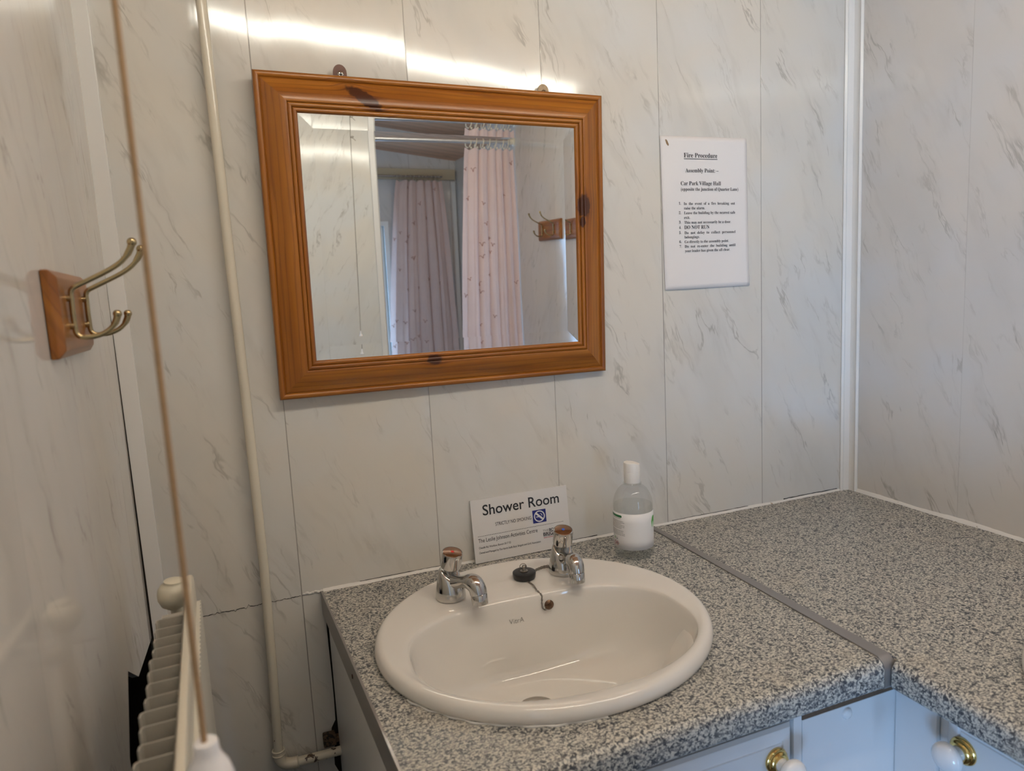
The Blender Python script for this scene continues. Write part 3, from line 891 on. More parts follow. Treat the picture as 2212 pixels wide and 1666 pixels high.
# ------------------------------------------------------------------ basins
def basin_shape():
    """returns rings (local to the basin centre) and drain data"""
    N = 96
    A, B = 0.2500, 0.2325
    dr = Vector((-0.018, -0.004))
    def outer(th, k=1.0):
        return Vector((A * k * math.cos(th), B * k * math.sin(th)))
    def inner(th, k=1.0):
        c, s = math.cos(th), math.sin(th)
        b = 0.083 + 0.052 if s > 0 else 0.150
        e = 2.0 / (2.75 if s > 0 else 2.15)
        x = 0.208 * math.copysign(abs(c) ** e, c)
        y = b * math.copysign(abs(s) ** e, s)
        return Vector((x * k, -0.050 + y * k))
    rings = []
    TH = [2 * math.pi * i / N for i in range(N)]
    for k, z in ((0.965, 0.0), (0.985, 0.0006), (0.996, 0.003), (1.0, 0.007), (0.999, 0.011), (0.993, 0.0155), (0.983, 0.0190), (0.970, 0.0210), (0.955, 0.0216), (0.94, 0.0212)):
        rings.append([(*outer(t, k), z) for t in TH])
    for f, z in ((0.25, 0.0204), (0.5, 0.0194), (0.75, 0.0182), (0.93, 0.0170), (0.985, 0.0158)):
        rings.append([(*(outer(t, 0.94).lerp(inner(t, 1.0), f)), z) for t in TH])
    for s, z in ((0.994, 0.0120), (0.985, 0.0050), (0.968, -0.010), (0.945, -0.028), (0.912, -0.048), (0.865, -0.067), (0.80, -0.0835), (0.71, -0.0970), (0.60, -0.1065), (0.48, -0.1130), (0.36, -0.1170), (0.26, -0.1195), (0.190, -0.1208), (0.160, -0.1225)):
        r = []
        for t in TH:
            p = inner(t, 1.0)
            q = dr + (p - dr) * s
            circ = dr + Vector((math.cos(t), math.sin(t))) * 0.150 * s * 1.25
            w_ = max(0.0, min(1.0, (0.97 - s) / 0.78))
            q = q.lerp(circ, w_ * w_ * (3 - 2 * w_))
            r.append((q.x, q.y, z))
        rings.append(r)
    return rings, dr
RINGS, DR = basin_shape()
def make_basin(o, rz, label, group):
    t = thing('wash_basin', label, 'basin', o, group, rz)
    t['_o'] = (0, 0, 0)
    mb = MB()
    mb.rings(RINGS, False, False)
    b = mb.build('bowl', M['ceramic'], t, smooth=70)
    mb = MB()
    mb.lathe([(0.0, -0.006), (0.013, -0.006), (0.0135, -0.001), (0.018, 0.0015), (0.026, 0.0022), (0.0305, 0.0012), (0.0310, -0.003)], (DR.x, DR.y, -0.1215), n=32)
    mb.build('waste_fitting', M['steel'], t, smooth=50)
    mb = MB()
    outside = [(0.97, 0.0), (0.90, -0.012), (0.80, -0.06), (0.60, -0.115), (0.30, -0.135), (0.14, -0.138)]
    TH = [2 * math.pi * i / 48 for i in range(48)]
    mb.rings([[(0.235 * k * math.cos(a), -0.02 * (1 - k) + 0.218 * k * math.sin(a), z) for a in TH] for k, z in outside], False, True)
    mb.build('underside', M['ceramic'], t, smooth=60)
    return t, b
BO, BRZ = Vector((0.3268, -0.3036, 0.0)), -0.0345
bas, bowl = make_basin(BO, BRZ, 'oval white ceramic basin set in the worktop below the mirror', 'ceramic basins')
bas2, _b2 = make_basin(Vector((0.948, -0.88, 0.0)), -math.pi / 2, 'white basin rim just entering at the right edge, on the corner worktop', 'ceramic basins')
def oval(o, rz, k=0.93):
    c, s = math.cos(rz), math.sin(rz)
    pts = []
    for i in range(64):
        a = 2 * math.pi * i / 64
        x, y = 0.25 * k * math.cos(a), 0.2325 * k * math.sin(a)
        pts.append((o[0] + x * c - y * s, o[1] + x * s + y * c, -0.08))
    m = MB(); m.prism(pts, (0, 0, 0.12))
    return m
def cut_child(ob, m, par):
    off = Vector(par['_o'])
    m.v = [tuple(Vector(p) - off - Vector((0, 0, 0))) for p in m.v]
    c = m.build('cutter', M['gap'], smooth=0)
    c.location = par.location
    bpy.context.view_layer.update()
    md = ob.modifiers.new('cut', 'BOOLEAN'); md.operation = 'DIFFERENCE'; md.solver = 'EXACT'; md.object = c
    bpy.context.view_layer.update()
    me = bpy.data.meshes.new_from_object(ob.evaluated_get(bpy.context.evaluated_depsgraph_get()))
    ob.modifiers.clear(); ob.data = me
    me.shade_smooth(); me.set_sharp_from_angle(angle=math.radians(35))
    bpy.data.objects.remove(c)
cut_child(wl, oval(BO, BRZ), vw)
cut_child(wr, oval((0.948, -0.88), -math.pi / 2), rw)
_b = bmesh.new(); _b.from_mesh(wr.data)
_o = Vector(rw['_o'])
_v = [_b.verts.new(Vector(p) - _o) for p in [(0.7090, -0.5885, -0.04), (RX, -0.5885, -0.04), (RX, 0, -0.04), (0.7135, 0, -0.04), (0.7090, -0.5885, 0), (RX, -0.5885, 0), (RX, 0, 0), (0.7135, 0, 0)]]
for f in ((3, 2, 1, 0), (4, 5, 6, 7), (1, 2, 6, 5), (2, 3, 7, 6), (3, 0, 4, 7)):
    _b.faces.new([_v[i] for i in f])
_b.to_mesh(wr.data); _b.free()
# surface of the first bowl, to seat small things on it
_bm = bmesh.new(); _bm.from_mesh(bowl.data); BVH = BVHTree.FromBMesh(_bm)
def on_bowl(x, y):
    """height of the basin surface (basin-local) and its normal, straight below a point"""
    h, n, i, d = BVH.ray_cast(Vector((x, y, 0.3)), Vector((0, 0, -1)))
    return h, n
def b2w(p):
    c, s = math.cos(BRZ), math.sin(BRZ)
    return Vector((BO.x + p[0] * c - p[1] * s, BO.y + p[0] * s + p[1] * c, p[2]))
def back_at(x, z):
    """point on the back slope of the bowl at a height"""
    h, n, i, d = BVH.ray_cast(Vector((x, -0.06, z)), Vector((0, 1, 0)))
    return h, n
# maker's mark printed on the back slope
mb = MB()
vs, fs = text_faces('VitrA', -0.0125, 0.0, 0.0250, 0.0085, offset=-0.012)
LOGO = (-0.0158, -0.0235)
pv = []
for a, b in vs:
    h, n = back_at(LOGO[0] + a, LOGO[1] + b)
    if n.y > 0: n = -n
    pv.append(tuple(h + n * 0.0004))
mb.add(pv, fs)
mb.build('makers_mark', M['logo'], bas, smooth=0, flipfix=False)
# thin line of sealant round the front of the rim
mb = MB()
pts = []
for i in range(40):
    a = math.radians(205 + i * 1.6)
    k = 1.0 + 0.006 * math.sin(i * 1.3) + 0.004 * math.sin(i * 0.5)
    pts.append((0.25 * 0.992 * k * math.cos(a), 0.2325 * 0.992 * k * math.sin(a), 0.0008))
mb.tube(pts, [0.0012 + 0.0006 * abs(math.sin(i * 0.9)) for i in range(40)], 6)
mb.build('sealant_line', M['sealant'], bas, smooth=60)

# ------------------------------------------------------------------ taps
def make_tap(o, rz, label, dot):
    t = thing('basin_tap', label, 'tap', o, 'basin pillar taps', rz)
    t['_o'] = (0, 0, 0)
    mb = MB()
    rs = []
    for z, r, dy in ((0.0, 0.0232, 0), (0.0015, 0.0246, 0), (0.006, 0.0246, 0), (0.016, 0.0232, 0), (0.028, 0.0208, 0.0003), (0.038, 0.0184, 0.0010), (0.045, 0.0166, 0.0018), (0.0485, 0.0150, 0.0022), (0.0495, 0.0120, 0.0024)):
        rs.append([(r * math.cos(2 * math.pi * i / 40), dy + r * math.sin(2 * math.pi * i / 40), z - (0.014 * max(0, -math.sin(2 * math.pi * i / 40)) * (z / 0.0495) ** 2)) for i in range(40)])
    mb.rings(rs)
    mb.build('body', M['chrome'], t, smooth=50)
    mb = MB()
    pth = bez((0, -0.008, 0.028), (0, -0.026, 0.033), (0, -0.036, 0.037), (0, -0.048, 0.0395), 8) + bez((0, -0.052, 0.0402), (0, -0.060, 0.0402), (0, -0.0650, 0.037), (0, -0.0675, 0.025), 8)
    rad = [0.0130, 0.0116, 0.0104, 0.0097, 0.0095, 0.0097, 0.0103, 0.0113, 0.0124, 0.0132, 0.0136, 0.0138, 0.0138, 0.0137, 0.0136, 0.0135, 0.0134, 0.0133]
    mb.tube(pth, rad, 24)
    sp = mb.build('spout', M['chrome'], t, smooth=60)
    mb = MB(); mb.lathe([(0.0118, -0.001), (0.0126, 0.0), (0.0128, 0.012), (0.0126, 0.0150), (0.0105, 0.0152), (0.0100, 0.008), (0.0, 0.008)], (0, -0.0677, 0.0245), (0, -0.13, -1), 28)
    mb.build('nozzle', M['chrome'], sp, smooth=40)
    ax = Vector((0, -0.27, 1)).normalized()
    base = Vector((0, 0.0, 0.0390))
    mb = MB(); mb.lathe([(0.0075, 0.0), (0.0085, 0.006), (0.0135, 0.0125), (0.0158, 0.0150), (0.0167, 0.0175), (0.0170, 0.0400), (0.0165, 0.0416), (0.0152, 0.0420), (0.0149, 0.0410), (0.0, 0.0410)], base, ax, 40)
    hd = mb.build('handle', M['chrome'], t, smooth=35)
    mb = MB(); mb.lathe([(0.0148, 0.0), (0.0147, 0.0008), (0.010, 0.0013), (0.0, 0.0015)], base + ax * 0.0410, ax, 32)
    mb.build('indicator_disc', M['tap_top'], hd, smooth=50)
    mb = MB(); mb.lathe([(0.0028, 0.0), (0.0027, 0.0005), (0.0, 0.0006)], base + ax * 0.0424, ax, 16)
    lab(mb.build('indicator_dot', dot, hd, smooth=50), 'red dot' if dot is M['red'] else 'blue dot')
    return t
make_tap((0.2215, -0.1715, 0.0188), math.radians(25), 'chrome basin tap with the red dot, left one on the basin', M['red'])
make_tap((0.4255, -0.1640, 0.0188), math.radians(-5), 'chrome basin tap with the blue dot, in front of the sign', M['blue'])

# ------------------------------------------------------------------ plug and chain
pl = thing('basin_plug', 'black rubber basin plug lying on the tap ledge with its chain', 'plug', (0.3560, -0.1575, 0.0193))
PO = Vector((0.3560, -0.1575, 0.0193))
pl['_o'] = (0, 0, 0)
mb = MB(); mb.lathe([(0.0150, 0.0), (0.0180, 0.0006), (0.0190, 0.003), (0.0200, 0.0090), (0.0198, 0.0108), (0.0185, 0.0118), (0.0100, 0.0122), (0.0, 0.0122)], n=36)
mb.build('stopper', M['rubber'], pl, smooth=45)
mb = MB(); mb.lathe([(0.0068, 0.0118), (0.0070, 0.0132), (0.0050, 0.0136), (0.0030, 0.0138), (0.0024, 0.0200), (0.0040, 0.0205), (0.0030, 0.0220), (0.0, 0.0222)], n=20); 
mb.torus((-0.0015, 0, 0.0205), 0.0055, 0.0007, (0.3, 1, 0.1), 18, 6)
mb.build('plug_ring', M['chain'], pl, smooth=50)
def chain_pts(pts, step=0.0030):
    out = [Vector(pts[0])]
    acc = 0.0
    for a, b in zip(pts, pts[1:]):
        a, b = Vector(a), Vector(b)
        L = (b - a).length
        d = step - acc
        while d <= L:
            out.append(a + (b - a) * (d / L)); d += step
        acc = (acc + L) % step
    return out
def links(mb, pts):
    for i, (a, b) in enumerate(zip(pts, pts[1:])):
        d = (b - a)
        if d.length < 1e-6: continue
        ax = d.normalized()
        s = ax.orthogonal().normalized()
        if i % 2: s = ax.cross(s)
        c = (a + b) / 2
        q = 8
        ring_ = [c + ax * (0.0024 * math.cos(2 * math.pi * k / q)) + s * (0.00125 * math.sin(2 * math.pi * k / q)) for k in range(q)]
        n_ = ax.cross(s)
        vs = []
        for k in range(q):
            r_ = (ring_[k] - c).normalized()
            for j in range(4):
                t = 2 * math.pi * j / 4
                vs.append(ring_[k] + (r_ * math.cos(t) + n_ * math.sin(t)) * 0.00052)
        fs = [(k * 4 + j, ((k + 1) % q) * 4 + j, ((k + 1) % q) * 4 + (j + 1) % 4, k * 4 + (j + 1) % 4) for k in range(q) for j in range(4)]
        mb.add(vs, fs)
def w2b(p):
    c, s = math.cos(-BRZ), math.sin(-BRZ)
    x, y = p[0] - BO.x, p[1] - BO.y
    return x * c - y * s, x * s + y * c
def surf(x, y, lift=0.0016):
    h, n = on_bowl(*w2b((x, y)))
    return b2w(h) + Vector((0, 0, lift)) - PO
def back_w(x, z, lift=0.0014):
    h, n = back_at(x, z)
    if n.y > 0: n = -n
    return b2w(h + n * lift) - PO, Matrix.Rotation(BRZ, 3, 'Z') @ n
mb = MB()
pa = [surf(0.3520 + 0.003 * math.sin(f * 3.5) + 0.004 * f, -0.168 - 0.0440 * f, 0.0016 + 0.0016 * f * f) for f in [i / 14 for i in range(15)]]
for q in ((0.0304, 0.0125), (0.0302, 0.008), (0.0295, 0.002), (0.0293, -0.004), (0.0300, -0.0085), (0.0325, -0.0112), (0.0355, -0.0112), (0.0380, -0.0085)):
    pa.append(back_w(*q)[0])
links(mb, chain_pts(pa))
mb.build('chain', M['chain'], pl, smooth=60)
mb = MB()
pb = [surf(0.372 + 0.046 * f, -0.148 + 0.010 * math.sin(f * 2.5) , 0.0012) for f in [i / 12 for i in range(13)]]
pb += [surf(0.418 - 0.040 * f, -0.1450 + 0.010 * math.sin((1 - f) * 2.5), 0.0026) for f in [i / 12 for i in range(13)]]
links(mb, chain_pts(pb))
mb.build('slack_chain', M['chain'], pl, smooth=60)
cw, nw = back_w(0.0415, -0.0045, 0.0)
mb = MB(); mb.lathe([(0.0078, 0.0), (0.0080, 0.0012), (0.0055, 0.0030), (0.0035, 0.0038), (0.0032, 0.0065), (0.0040, 0.0072), (0.0030, 0.0088), (0, 0.009)], cw, nw, 18)
mb.torus(cw + nw * 0.0062 + Vector((-0.004, 0, 0)), 0.0042, 0.0008, (0.2, 0.5, 1), 16, 6)
mb.build('chain_stay', M['stay'], pl, smooth=40)
# ------------------------------------------------------------------ sign leaning on the wall
SO = Vector((0.3135, -0.0175, 0.0012))
sg = thing('room_sign', 'white shower room sign leaning against the wall behind the taps', 'sign', SO)
sg['_o'] = (0, 0, 0)
SH, SW = 0.1200, 0.2010
ZS = 0.1200 / 0.126
sg.rotation_euler = (-math.asin(0.0140 / SH), 0, math.radians(0.6))
mb = MB(); mb.box((0, 0, 0), (SW, 0.0028, SH)); mb.build('panel', M['sign'], sg, smooth=0, bevel=0.0003)
def flat(mb, vs, fs, y=-0.0003):
    mb.add([(a, y, b * ZS) for a, b in vs], fs)
mb = MB()
for s, x, y, w_, c, of in (('Shower Room', 0.0232, 0.0930, 0.1592, 0.0216, 0.010), ('STRICTLY NO SMOKING', 0.0462, 0.0684, 0.074, 0.0072, 0.0), ('The Leslie Johnson Activities Centre', 0.0091, 0.0403, 0.1219, 0.0083, 0.0),
                           ('Cheadle Rd, Wardlow, Buxton SK17 02', 0.009, 0.0281, 0.0649, 0.0042, 0.0), ("Owned and Managed by The North Staffs Boys' Brigade and Girls' Association", 0.0088, 0.0182, 0.1269, 0.0042, 0.0),
                           ("BOYS'", 0.1558, 0.0373, 0.0189, 0.0064, 0.02), ('BRIGADE', 0.1425, 0.0302, 0.0409, 0.0068, 0.02)):
    vs, fs = text_faces(s, x, y, w_, c, offset=of)
    flat(mb, vs, fs)
for i in range(52):
    x = 0.0092 + 0.1794 * i / 52
    flat(mb, [(x, 0.0522), (x + 0.0023, 0.0522), (x + 0.0023, 0.0530), (x, 0.0530)], [(0, 1, 2, 3)])
mb.build('printed_text', M['ink'], sg, smooth=0, flipfix=False)
mb = MB(); vs, fs = text_faces('THE', 0.1418, 0.0382, 0.0132, 0.0047, offset=0.0); flat(mb, vs, fs); mb.build('grey_lettering', M['grey_ink'], sg, smooth=0, flipfix=False)
mb = MB()
rnd = random.Random(4)
for k, (z, mi) in enumerate(((0.0285, 0), (0.0254, 1))):
    x = 0.1428
    mb.cur = mi
    while x < 0.183:
        d = 0.0008 + 0.0022 * rnd.random()
        flat(mb, [(x, z), (x + d, z), (x + d, z + 0.0012), (x, z + 0.0012)], [(0, 1, 2, 3)]); x += d + 0.0007
mb.build('strapline', [M['ink'], M['red_ink']], sg, smooth=0, flipfix=False)
# emblem: a small red and black anchor-like cross between two blocks
mb = MB()
mb.cur = 0
e = (0.1822, 0.0385)
disc = lambda cx, cz, r, n=14: ([(cx + r * math.cos(2 * math.pi * i / n), cz + r * math.sin(2 * math.pi * i / n)) for i in range(n)], [tuple(range(n))])
flat(mb, *disc(e[0] + 0.0005, e[1] + 0.0055, 0.0018))
for sx in (-1, 1):
    flat(mb, [(e[0] + sx * 0.0045, e[1] - 0.0040), (e[0] + sx * 0.0075, e[1] - 0.0040), (e[0] + sx * 0.0072, e[1] - 0.0005), (e[0] + sx * 0.0055, e[1] + 0.0003)], [(0, 1, 2, 3)])
mb.cur = 1
flat(mb, [(e[0] - 0.0032, e[1] + 0.0012), (e[0] + 0.0036, e[1] + 0.0022), (e[0] + 0.0034, e[1] + 0.0036), (e[0] - 0.0030, e[1] + 0.0030)], [(0, 1, 2, 3)], -0.00035)
flat(mb, [(e[0] - 0.0012, e[1] - 0.0030), (e[0] + 0.0014, e[1] - 0.0030), (e[0] + 0.0012, e[1] + 0.0040), (e[0] - 0.0008, e[1] + 0.0040)], [(0, 1, 2, 3)], -0.00035)
flat(mb, [(e[0] - 0.0050, e[1] - 0.0042), (e[0] + 0.0052, e[1] - 0.0042), (e[0] + 0.0020, e[1] - 0.0020), (e[0] - 0.0018, e[1] - 0.0020)], [(0, 1, 2, 3)], -0.00035)
mb.build('emblem', [M['ink'], M['red_ink']], sg, smooth=0, flipfix=False)
mb = MB()
q0, q1 = (0.1236, 0.0587), (0.1519, 0.0852)
mb.cur = 0
flat(mb, [q0, (q1[0], q0[1]), q1, (q0[0], q1[1])], [(0, 1, 2, 3)])
cx, cz = (q0[0] + q1[0]) / 2, (q0[1] + q1[1]) / 2
mb.cur = 1
n = 40
R0, R1 = 0.0116, 0.0094
vs = [(cx + R0 * math.cos(2 * math.pi * i / n), cz + R0 * math.sin(2 * math.pi * i / n)) for i in range(n)] + [(cx + R1 * math.cos(2 * math.pi * i / n), cz + R1 * math.sin(2 * math.pi * i / n)) for i in range(n)]
flat(mb, vs, [(i, (i + 1) % n, n + (i + 1) % n, n + i) for i in range(n)], -0.0005)
d = 0.0012
flat(mb, [(cx - 0.0075 - d, cz + 0.0060), (cx - 0.0060, cz + 0.0075 + d), (cx + 0.0075 + d, cz - 0.0060), (cx + 0.0060, cz - 0.0075 - d)], [(0, 1, 2, 3)], -0.0006)
flat(mb, [(cx - 0.0072, cz - 0.0018), (cx - 0.0005, cz - 0.0018), (cx - 0.0022, cz - 0.0001), (cx - 0.0072, cz - 0.0001)], [(0, 1, 2, 3)], -0.0005)
for k in range(2):
    st = [(cx + 0.0012 + 0.0022 * k, cz + 0.0050), (cx + 0.0040 + 0.001 * k, cz + 0.0052 - 0.002 * k), (cx + 0.0046 + 0.001 * k, cz + 0.0016), (cx + 0.0064, cz + 0.0004)]
    for a, b in zip(st, st[1:]):
        nx, nz = -(b[1] - a[1]), (b[0] - a[0]); L = math.hypot(nx, nz); nx, nz = nx / L * 0.0004, nz / L * 0.0004
        flat(mb, [(a[0] + nx, a[1] + nz), (b[0] + nx, b[1] + nz), (b[0] - nx, b[1] - nz), (a[0] - nx, a[1] - nz)], [(0, 1, 2, 3)], -0.0005)
lab(mb.build('no_smoking_symbol', [M['navy'], M['white_ink']], sg, smooth=0, flipfix=False), 'navy square with a white no smoking symbol')

# ------------------------------------------------------------------ sanitiser bottle
bt = thing('hand_sanitiser_bottle', 'clear plastic hand sanitiser bottle with a white cap beside the joint strip', 'bottle', (0.5985, -0.1130, 0.0))
bt['_o'] = (0, 0, 0)
bt.scale = (1.0, 1.0, 1.035)
bp = [(0.030, 0.0010), (0.0340, 0.0022), (0.0362, 0.0060), (0.0370, 0.012), (0.0370, 0.094), (0.0366, 0.100), (0.0350, 0.108), (0.0320, 0.116), (0.0275, 0.1235), (0.0220, 0.1290), (0.0170, 0.1320), (0.0145, 0.1332), (0.0142, 0.1360)]
mb = MB(); mb.lathe([(0.0, 0.0035), (0.018, 0.0030), (0.027, 0.0004)] + bp, n=48, cap0=False, cap1=True); bb = mb.build('bottle_body', M['clear'], bt, smooth=50)
mb = MB(); mb.lathe([(0.0, 0.004), (0.030, 0.004), (0.0345, 0.007), (0.0357, 0.012), (0.0357, 0.0955), (0.0355, 0.0968), (0.0, 0.0968)], n=40); mb.build('gel', M['gel'], bt, smooth=45)
mb = MB(); mb.lathe([(0.0150, 0.1335), (0.0172, 0.1338), (0.0176, 0.1352), (0.0165, 0.1368), (0.0140, 0.1370)], n=32); mb.build('neck_ring', M['clear'], bt, smooth=45)
mb = MB()
rs = []
for r, h in ((0.0150, 0.1365), (0.0152, 0.1370), (0.0153, 0.1560), (0.0151, 0.1562), (0.0151, 0.1568), (0.0153, 0.1570), (0.0153, 0.1700), (0.0146, 0.1722), (0.0120, 0.1730)):
    ring_ = []
    for i in range(36):
        a = 2 * math.pi * i / 36
        x, y = r * math.cos(a), r * math.sin(a)
        z = h
        if h > 0.165:
            z = h - 0.0022 * max(0.0, min(1.0, (x * 0.9 - y * 0.35) / 0.012)) + 0.0012 * (x < 0)
        ring_.append((x, y, z))
    rs.append(ring_)
mb.rings(rs); mb.build('cap', M['cap'], bt, smooth=40)
VA = math.radians(236)                     # direction of the label's plain middle, towards the room
def on_label(s, z, lift=0.0004):
    """s: distance round the bottle from the label middle, positive to the right seen from the front"""
    a = VA + s / 0.0372
    r = 0.0372 + lift
    return (r * math.cos(a), r * math.sin(a), z)
L0, L1 = 0.0205, 0.0868
mb = MB(); mb.grid(lambda a, b: on_label(-0.060 + 0.125 * a, L0 + (L1 - L0) * b, 0.0), 60, 4); lb = mb.build('label', M['label'], bt, smooth=60, solid=-0.00015, flipfix=False)
def lrect(mb, s0, s1, z0_, z1_, n=8, lift=0.0004):
    mb.grid(lambda a, b: on_label(s0 + (s1 - s0) * a, z0_ + (z1_ - z0_) * b, lift), n, 1)
S0 = -0.040
mb = MB(); lrect(mb, S0 - 0.014, S0 + 0.018, 0.0788, 0.0832, 10)
pc = [on_label(S0 + 0.018 + 0.0022 * math.cos(a), 0.0810 + 0.0022 * math.sin(a), 0.0004) for a in [math.pi / 2 - math.pi * i / 8 for i in range(9)]]
mb.add(pc, [tuple(range(9))])
mb.build('header_bar', M['green_ink'], lb, smooth=0, flipfix=False)
mb = MB()
rnd = random.Random(9)
z = 0.0765
for row in range(11):
    if row in (1, 7): z -= 0.0022
    end = S0 + (0.020 if row == 0 else 0.026) - 0.004 * rnd.random() - (0.005 if row in (3, 6) else 0)
    s = S0 - 0.012
    while s < end:
        dl = 0.0008 + 0.0022 * rnd.random()
        lrect(mb, s, min(s + dl, end), z, z + 0.0010, 1); s += dl + 0.0007
    z -= 0.0026
mb.build('small_print', M['grey_ink'], lb, smooth=0, flipfix=False)
mb = MB()
mb.cur = 0
for i in range(9):                                    # recycling ring
    a0, a1 = math.radians(100 + i * 32), math.radians(100 + i * 32 + 32)
    p = [(0.0022, a0), (0.0022, a1), (0.0013, a1), (0.0013, a0)]
    mb.add([on_label(S0 + 0.0065 + r * math.cos(a), 0.0390 + r * math.sin(a)) for r, a in p], [(0, 1, 2, 3)])
mb.cur = 1
lrect(mb, S0 - 0.0015, S0 + 0.0012, 0.0370, 0.0412, 2)
mb.cur = 2
for s in (0.0010, 0.0080):                            # hazard diamonds
    o_, i_ = 0.0042, 0.0032
    c = (S0 + s, 0.0300)
    P4 = [(0, 1), (1, 0), (0, -1), (-1, 0)]
    mb.add([on_label(c[0] + o_ * x, c[1] + o_ * y) for x, y in P4] + [on_label(c[0] + i_ * x, c[1] + i_ * y) for x, y in P4], [(k, (k + 1) % 4, 4 + (k + 1) % 4, 4 + k) for k in range(4)])
mb.cur = 0
mb.add([on_label(S0 + 0.0080 + x, 0.0300 + y) for x, y in ((-0.0011, -0.0012), (0.0012, -0.0012), (0.0008, 0.0006), (0, 0.0018), (-0.0008, 0.0003))], [(0, 1, 2, 3, 4)])
mb.build('symbols', [M['ink'], M['lime_ink'], M['red_ink']], lb, smooth=0, flipfix=False)
mb = MB()
mb.add([on_label(0.047 + 0.010 * x, 0.0665 + 0.0105 * y) for x, y in ((-0.2, 0.9), (0.2, 1.1), (0.9, 1.0), (0.9, -1.0), (0.1, -0.9), (-0.35, -0.8), (-0.5, 0.2))], [(0, 1, 2, 3, 4, 5, 6)])
mb.build('green_flash', M['lime_ink'], lb, smooth=0, flipfix=False)

# ------------------------------------------------------------------ cabinets
def knob(parent, c, d):
    mb = MB(); mb.lathe([(0.0165, 0.0), (0.0172, 0.0015), (0.0165, 0.0035), (0.0140, 0.0045), (0.0136, 0.0060), (0.0142, 0.0075), (0.0125, 0.0100), (0.0098, 0.0110), (0.0, 0.0110)], c, d, 32)
    k = mb.build('knob', M['brass'], parent, smooth=50); lab(k, 'white porcelain knob on a brass backplate')
    mb = MB(); mb.lathe([(0.0, 0.0095), (0.0090, 0.0098), (0.0088, 0.0180), (0.0100, 0.0205), (0.0150, 0.0230), (0.0182, 0.0265), (0.0190, 0.0300), (0.0180, 0.0345), (0.0140, 0.0385), (0.0075, 0.0408), (0.0, 0.0414)], c, d, 32)
    mb.build('knob_head', M['porcelain'], k, smooth=60)
    return k
CF = -0.556                                # front plane of the basin unit
CR = 0.7445                                # front plane of the corner unit
vc = thing('basin_cabinet', 'white cabinet under the basin worktop with a drawer front', 'cabinet', (0.36, -0.3, FLOOR))
mb = MB()
mb.prism([(LFX(-0.01) + 0.0035, -0.010, FLOOR + 0.10), (LFX(CF) + 0.0045, CF + 0.018, FLOOR + 0.10), (LFX(CF) + 0.0045, CF + 0.018, -0.0405), (LFX(-0.01) + 0.0035, -0.010, -0.0405)], (0.016, 0, 0))
mb.build('side_panel', M['cabinet'], vc, smooth=0, bevel=0.0008)
mb = MB(); mb.box((0.10, -0.50, FLOOR), (0.58, -0.484, FLOOR + 0.10)); mb.build('plinth', M['cabinet'], vc, smooth=0)
mb = MB(); mb.box((0.5655, CF, FLOOR + 0.10), (0.5785, CF + 0.5, -0.0405)); mb.build('end_panel', M['cabinet'], vc, smooth=0, bevel=0.0006)
mb = MB(); mb.box((0.09, CF + 0.016, -0.20), (0.5655, CF + 0.026, -0.0405)); mb.build('carcass', M['gap'], vc, smooth=0)
def front(name, par, a, b, axis, depth, mat):
    """a routed door or drawer front: bevelled edge and a fine groove just inside it. a, b: (h, z) corners in the plane, depth along the normal"""
    (h0, z0_), (h1, z1_) = a, b
    f0, sgn = depth
    def pt(h, z, d):
        return (h, f0 + sgn * d, z) if axis == 'y' else (f0 + sgn * d, h, z)
    steps = [(0.0, -0.017), (0.0, -0.0075), (0.0035, -0.0030), (0.009, -0.0005), (0.017, 0.0), (0.0182, -0.0016), (0.0202, -0.0016), (0.0214, 0.0), (0.030, 0.0)]
    rs = []
    for ins, d in steps:
        rs.append([pt(h0 + ins, z0_ + ins, d), pt(h1 - ins, z0_ + ins, d), pt(h1 - ins, z1_ - ins, d), pt(h0 + ins, z1_ - ins, d)])
    m = MB(); m.rings(rs)
    return m.build(name, mat, par, smooth=25)
dw = front('drawer_front', vc, (0.100, -0.215), (0.5625, -0.0680), 'y', (CF - 0.003, -1), M['cabinet'])
knob(dw, (0.5330, CF - 0.003, -0.1080), (0, -1, 0))
front('door', vc, (0.100, FLOOR + 0.11), (0.329, -0.2190), 'y', (CF - 0.003, -1), M['cabinet'])
front('door', vc, (0.333, FLOOR + 0.11), (0.5615, -0.2190), 'y', (CF - 0.003, -1), M['cabinet'])
cc = thing('corner_cabinet', 'white corner cabinet under the corner worktop with plain filler panels', 'cabinet', (0.98, -0.62, FLOOR))
mb = MB(); mb.box((0.5795, CF, FLOOR + 0.10), (CR + 0.016, CF + 0.016, -0.0690)); mb.build('filler_panel', M['cabinet'], cc, smooth=0, bevel=0.0012)
mb = MB(); mb.box((CR, -0.6180, FLOOR + 0.10), (CR + 0.016, CF - 0.0008, -0.0425)); mb.build('filler_panel', M['cabinet'], cc, smooth=0, bevel=0.0012)
mb = MB(); mb.box((0.5800, CF + 0.0006, -0.0690), (CR + 0.01, CF + 0.0155, -0.0405)); mb.build('chipboard_edge', M['cabinet_edge'], cc, smooth=0)
mb = MB(); mb.box((CR + 0.017, -0.64, FLOOR + 0.1), (CR + 0.027, -0.575, -0.0405)); mb.build('carcass', M['gap'], cc, smooth=0)
mb = MB(); mb.box((CR + 0.006, -0.632, FLOOR + 0.10), (CR + 0.0175, -0.6190, -0.0405)); mb.build('end_panel', M['cabinet'], cc, smooth=0, bevel=0.0006)
dr_ = front('door', cc, (-1.08, FLOOR + 0.11), (-0.6310, -0.0520), 'x', (CR - 0.003, -1), M['cabinet'])
knob(dr_, (CR - 0.003, -0.6570, -0.0960), (-1, 0, 0))
